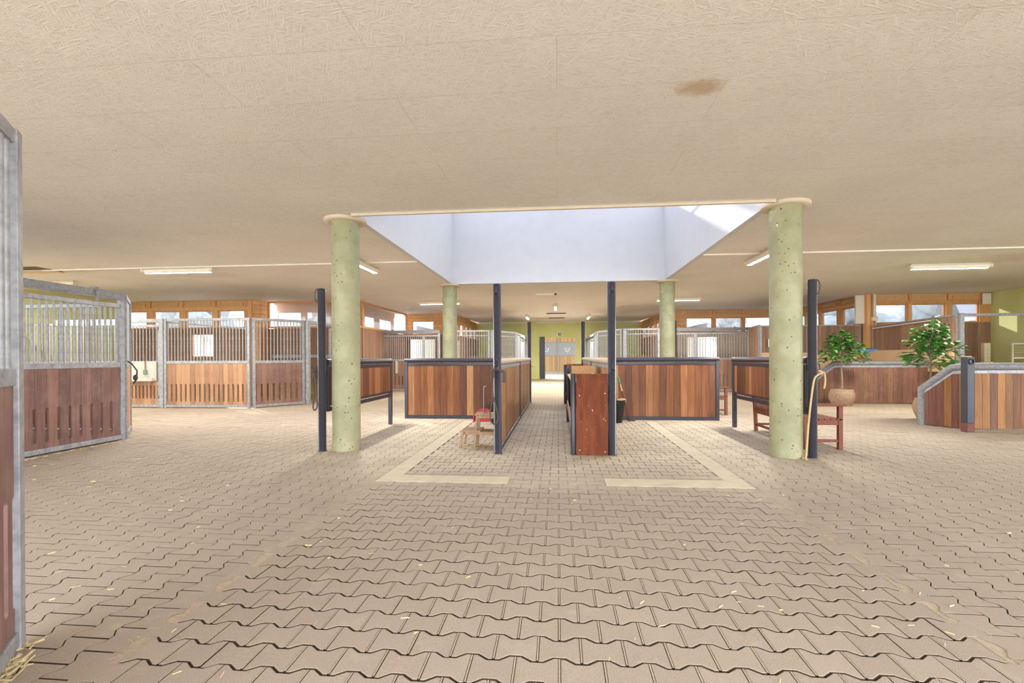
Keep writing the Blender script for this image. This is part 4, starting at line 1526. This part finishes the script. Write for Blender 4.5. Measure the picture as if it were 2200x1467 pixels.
for lab, x, y, L in (('dark slot in the ceiling of the rear aisle, nearer one', -.08, 22.85, .9), ('narrow slot in the rear aisle ceiling nearest the green wall', -.07, 26.3, .85)):
    o = MB().box(-L / 2, L / 2, -.14, .14, -.03, .0).build('vent_slot', 'hatch_dark', loc=(x, y, H + (.0 if y < 22.4 else (y - 22.35) * .0178)))
    tag(o, lab, 'vent')
o = MB()
o.box(-.32, .32, -.03, .03, -.05, 0)
o.box(.27, .32, -.03, .3, -.05, 0)
o = o.build('ceiling_bracket', 'white_paint', loc=(-.37, 15.75, H))
tag(o, 'white angle bracket on the ceiling behind the skylight', 'bracket')
o = MB().box(-.07, .07, -.05, .05, -.07, 0).build('ceiling_sensor', 'ivory', loc=(1.45, 13.62, H), bevel=.008)
tag(o, 'small ivory box on the ceiling beside the tall cabinet post', 'sensor')
t = thing('ceiling_hatch', 'open dark hatch in the ceiling at the far left edge', 'hatch', (-11.75, 10.0, H))
MB().box(-.9, .35, -.3, .3, -.006, -.001).build('opening', 'hatch_dark', t)
m = MB().beam((-.5, .1, -.03), (.3, .25, -.015), .3, .02)
m.build('flap', 'ply_pale', t)
for lab, xa, xb in (('thin white conduit across the ceiling on the left', -15.3, -2.95), ('thin white conduit across the ceiling on the right', 2.9, 13.9)):
    o = MB().box(xa, xb, 10.06, 10.1, H - .03, H - .001).build('conduit', 'white_paint')
    tag(o, lab, 'conduit')
o = MB().box(-5.05, 5.05, 30.04, 30.1, H + .05, H + .14).build('trim_2', 'white_paint')
structure(o, 'white strip where the hall ceiling meets the green gable', 'trim')

# exit sign and conduit on the green gable
t = thing('exit_sign', 'small green and white emergency exit sign over the rear doorway', 'sign', (.06, 30.03, 2.74))
pl_ = MB().box(-.15, .15, 0, .04, -.07, .07).build('plate', 'sign_green', t)
m = MB()
m.box(-.15, -.06, -.004, 0, -.07, .07)
m.ball((.035, -.004, .035), .014, 6, (1, .2, 1))
m.beam((.035, -.003, .02), (.02, -.003, -.015), .02, .004, up=(0, 1, 0))
m.beam((.02, -.003, -.012), (.05, -.003, -.045), .012, .004, up=(0, 1, 0))
m.beam((.02, -.003, -.012), (-.01, -.003, -.045), .012, .004, up=(0, 1, 0))
m.beam((.03, -.003, .015), (.065, -.003, .0), .01, .004, up=(0, 1, 0))
m.box(.1, .14, -.004, 0, -.055, .05)
m.build('pictogram', 'white_mark', pl_)
m = MB()
m.box(-1.72, -1.66, 29.97, 30.02, .95, H + .1)
o = m.build('conduit', 'ivory')
tag(o, 'vertical conduit on the green gable left of the doorway', 'conduit')
o = MB().box(-1.75, -1.5, 29.92, 30.02, .78, .95).build('water_fitting', 'lamp_body', bevel=.01)
tag(o, 'grey fitting at the foot of the conduit on the green gable', 'fitting')

# ------------------------------------------------------------------ beyond the doorway
t = thing('riding_hall_gate', 'wooden gate with white horseshoe panels seen through the rear doorway', 'gate', (0, 46, 0))
planks(-2.2, 3.2, .05, 1.5, .12).build('lower_boards', 'cream_planks', t)
planks(-2.2, 3.2, 2.72, 4.2, .12).build('upper_boards', 'cream_planks', t)
MB().box(-2.2, -.0, .0, .02, 1.5, 2.72).build('panel', 'panel_pale', t) if 'panel_pale' in M else None
plain('panel_pale', S(178, 182, 192), .6, 0, .05, 3)
for (a, b) in ((-2.2, -.13), (.0, 3.2)):
    m = MB()
    for i in range(8):
        m.box(a, b, 0, .03, 1.5 + i * .1525, 1.5 + i * .1525 + .148)
    m.build('panel', 'panel_pale', t)
m = MB()
m.box(-.13, .0, -.06, .04, 0, 4.2)
m.box(-2.2, 3.2, -.04, .03, 1.46, 1.52)
m.box(-2.2, 3.2, -.04, .03, 2.68, 2.74)
m.build('frame', 'galvanised', t)
for x in (-1.1, .85):
    pts = []
    for i in range(13):
        a = math.radians(-215 + 250 * i / 12)
        pts.append((x + .2 * math.cos(a), -.03, 2.1 + .24 * math.sin(a)))
    MB().tube(pts, .055, 10).build('horseshoe', 'white_mark', t)
    MB().ball((x, -.02, 2.1), .06, 8, (1, .4, 1.2)).build('emblem_dot', 'white_mark', t)
m = MB()  # roof and walls added to keep daylight off the gate
m.box(-9, 9, 46.2, 46.4, 0, 4.6)
m.box(-9, 9, 30.6, 46.4, 4.5, 4.7)
m.box(-9.2, -9, 30.6, 46.4, 0, 3.4)
m.box(9, 9.2, 30.6, 46.4, 0, 3.4)
o = m.build('added_shade_hall', 'render_white')
tag(o, 'added pale roof and walls shading the horseshoe gate beyond the rear doorway', 'building')
MB().box(-9, 9, 30.4, 46.2, -.11, -.004).build('hall_floor', 'ground_mat', o)


def outside_tree(label, x, y, h, r, seed):
    rr = random.Random(seed)
    t = thing('tree', label, 'tree', (x, y, -.12), group='trees outside the windows')
    MB().tube([(0, 0, 0), (0, 0, h * .6)], [r * .08, r * .05], 8).build('trunk', 'bark', t)
    m = MB()
    for _ in range(26):
        a, u = rr.uniform(0, 2 * PI), rr.uniform(0, 1)
        q = rr.uniform(.2, 1) * r * (1 - .5 * u)
        c_ = (q * math.cos(a), q * math.sin(a), h * (.35 + .55 * u))
        m.ball(c_, r * rr.uniform(.22, .36), 6, (1, 1, rr.uniform(.8, 1.1)), rr.random())
    m.build('crown', 'outside_leaf', t)


for i, (x, y, h, r) in enumerate(((11.5, 52, 7.2, 2.4), (17.5, 52, 6.2, 2.2), (24.5, 50, 7.6, 3.4), (17.2, 31, 6.2, 2.6), (38, 44, 9, 4), (26, 38, 7.6, 3.2), (-22, 48, 8, 4), (-34, 44, 8.4, 4))):
    outside_tree('hazy tree outside %s' % ('the first window above the right sliding front', 'the second window above the right sliding front', 'the third window above the right sliding front', 'the angled right window wall',
                 'the right windows, taller one', 'the right windows, left of the outbuilding', 'the left windows, farther right', 'the left windows, farther left')[i], x, y, h, r, i + 40)
t = thing('outbuilding', 'long low outbuilding with grey roof outside the far right windows', 'building', (27, 27, -.12), math.radians(-25))
MB().box(-5, 9, 0, 6, 0, 3.6).build('walls', 'render_white', t)
m = MB().add([(-5.4, -.5, 3.5), (9.4, -.5, 3.5), (9.4, 3, 6.0), (-5.4, 3, 6.0), (9.4, 6.5, 3.5), (-5.4, 6.5, 3.5), (-5.4, -.5, 3.4), (9.4, -.5, 3.4)], [(0, 1, 2, 3), (3, 2, 4, 5), (6, 7, 1, 0)])
m.build('roof', 'roof_sheet', t)
MB().box(-5.4, 9.4, -.6, -.5, 3.35, 3.5).build('gutter', 'white_paint', t)

# straw scattered on the floor
rr = random.Random(12)
m = MB()
def bit(x, y, l, w_):
    a = rr.uniform(0, PI)
    d = Vector((math.cos(a), math.sin(a), 0)) * l / 2
    s_ = Vector((-math.sin(a), math.cos(a), 0)) * w_ / 2
    p = Vector((x, y, .002))
    q = Vector((0, 0, rr.uniform(.001, .008)))
    m.add([p - d - s_, p + d - s_, p + d + s_ + q, p - d + s_ + q], [(0, 1, 2, 3)], rr.random())
for _ in range(230):
    u = rr.random()
    x, y = -1.75 - .81 * u, 1.0 + 1.08 * u
    k = abs(rr.gauss(0, .03))
    bit(x + .8 * k + .03, y + .6 * k, rr.uniform(.03, .12), .004)
for _ in range(260):
    y = rr.uniform(1.6, 7)
    bit(rr.uniform(-1.2, 1.2) * y, y, rr.uniform(.015, .05), .002)
for _ in range(200):
    bit(-7.2 + rr.uniform(0, .12), rr.uniform(4, 7.5), rr.uniform(.03, .1), .004)
o = m.build('straw', 'straw_stuff')
tag(o, 'loose bits of straw scattered over the paved floor', 'straw', kind='stuff')
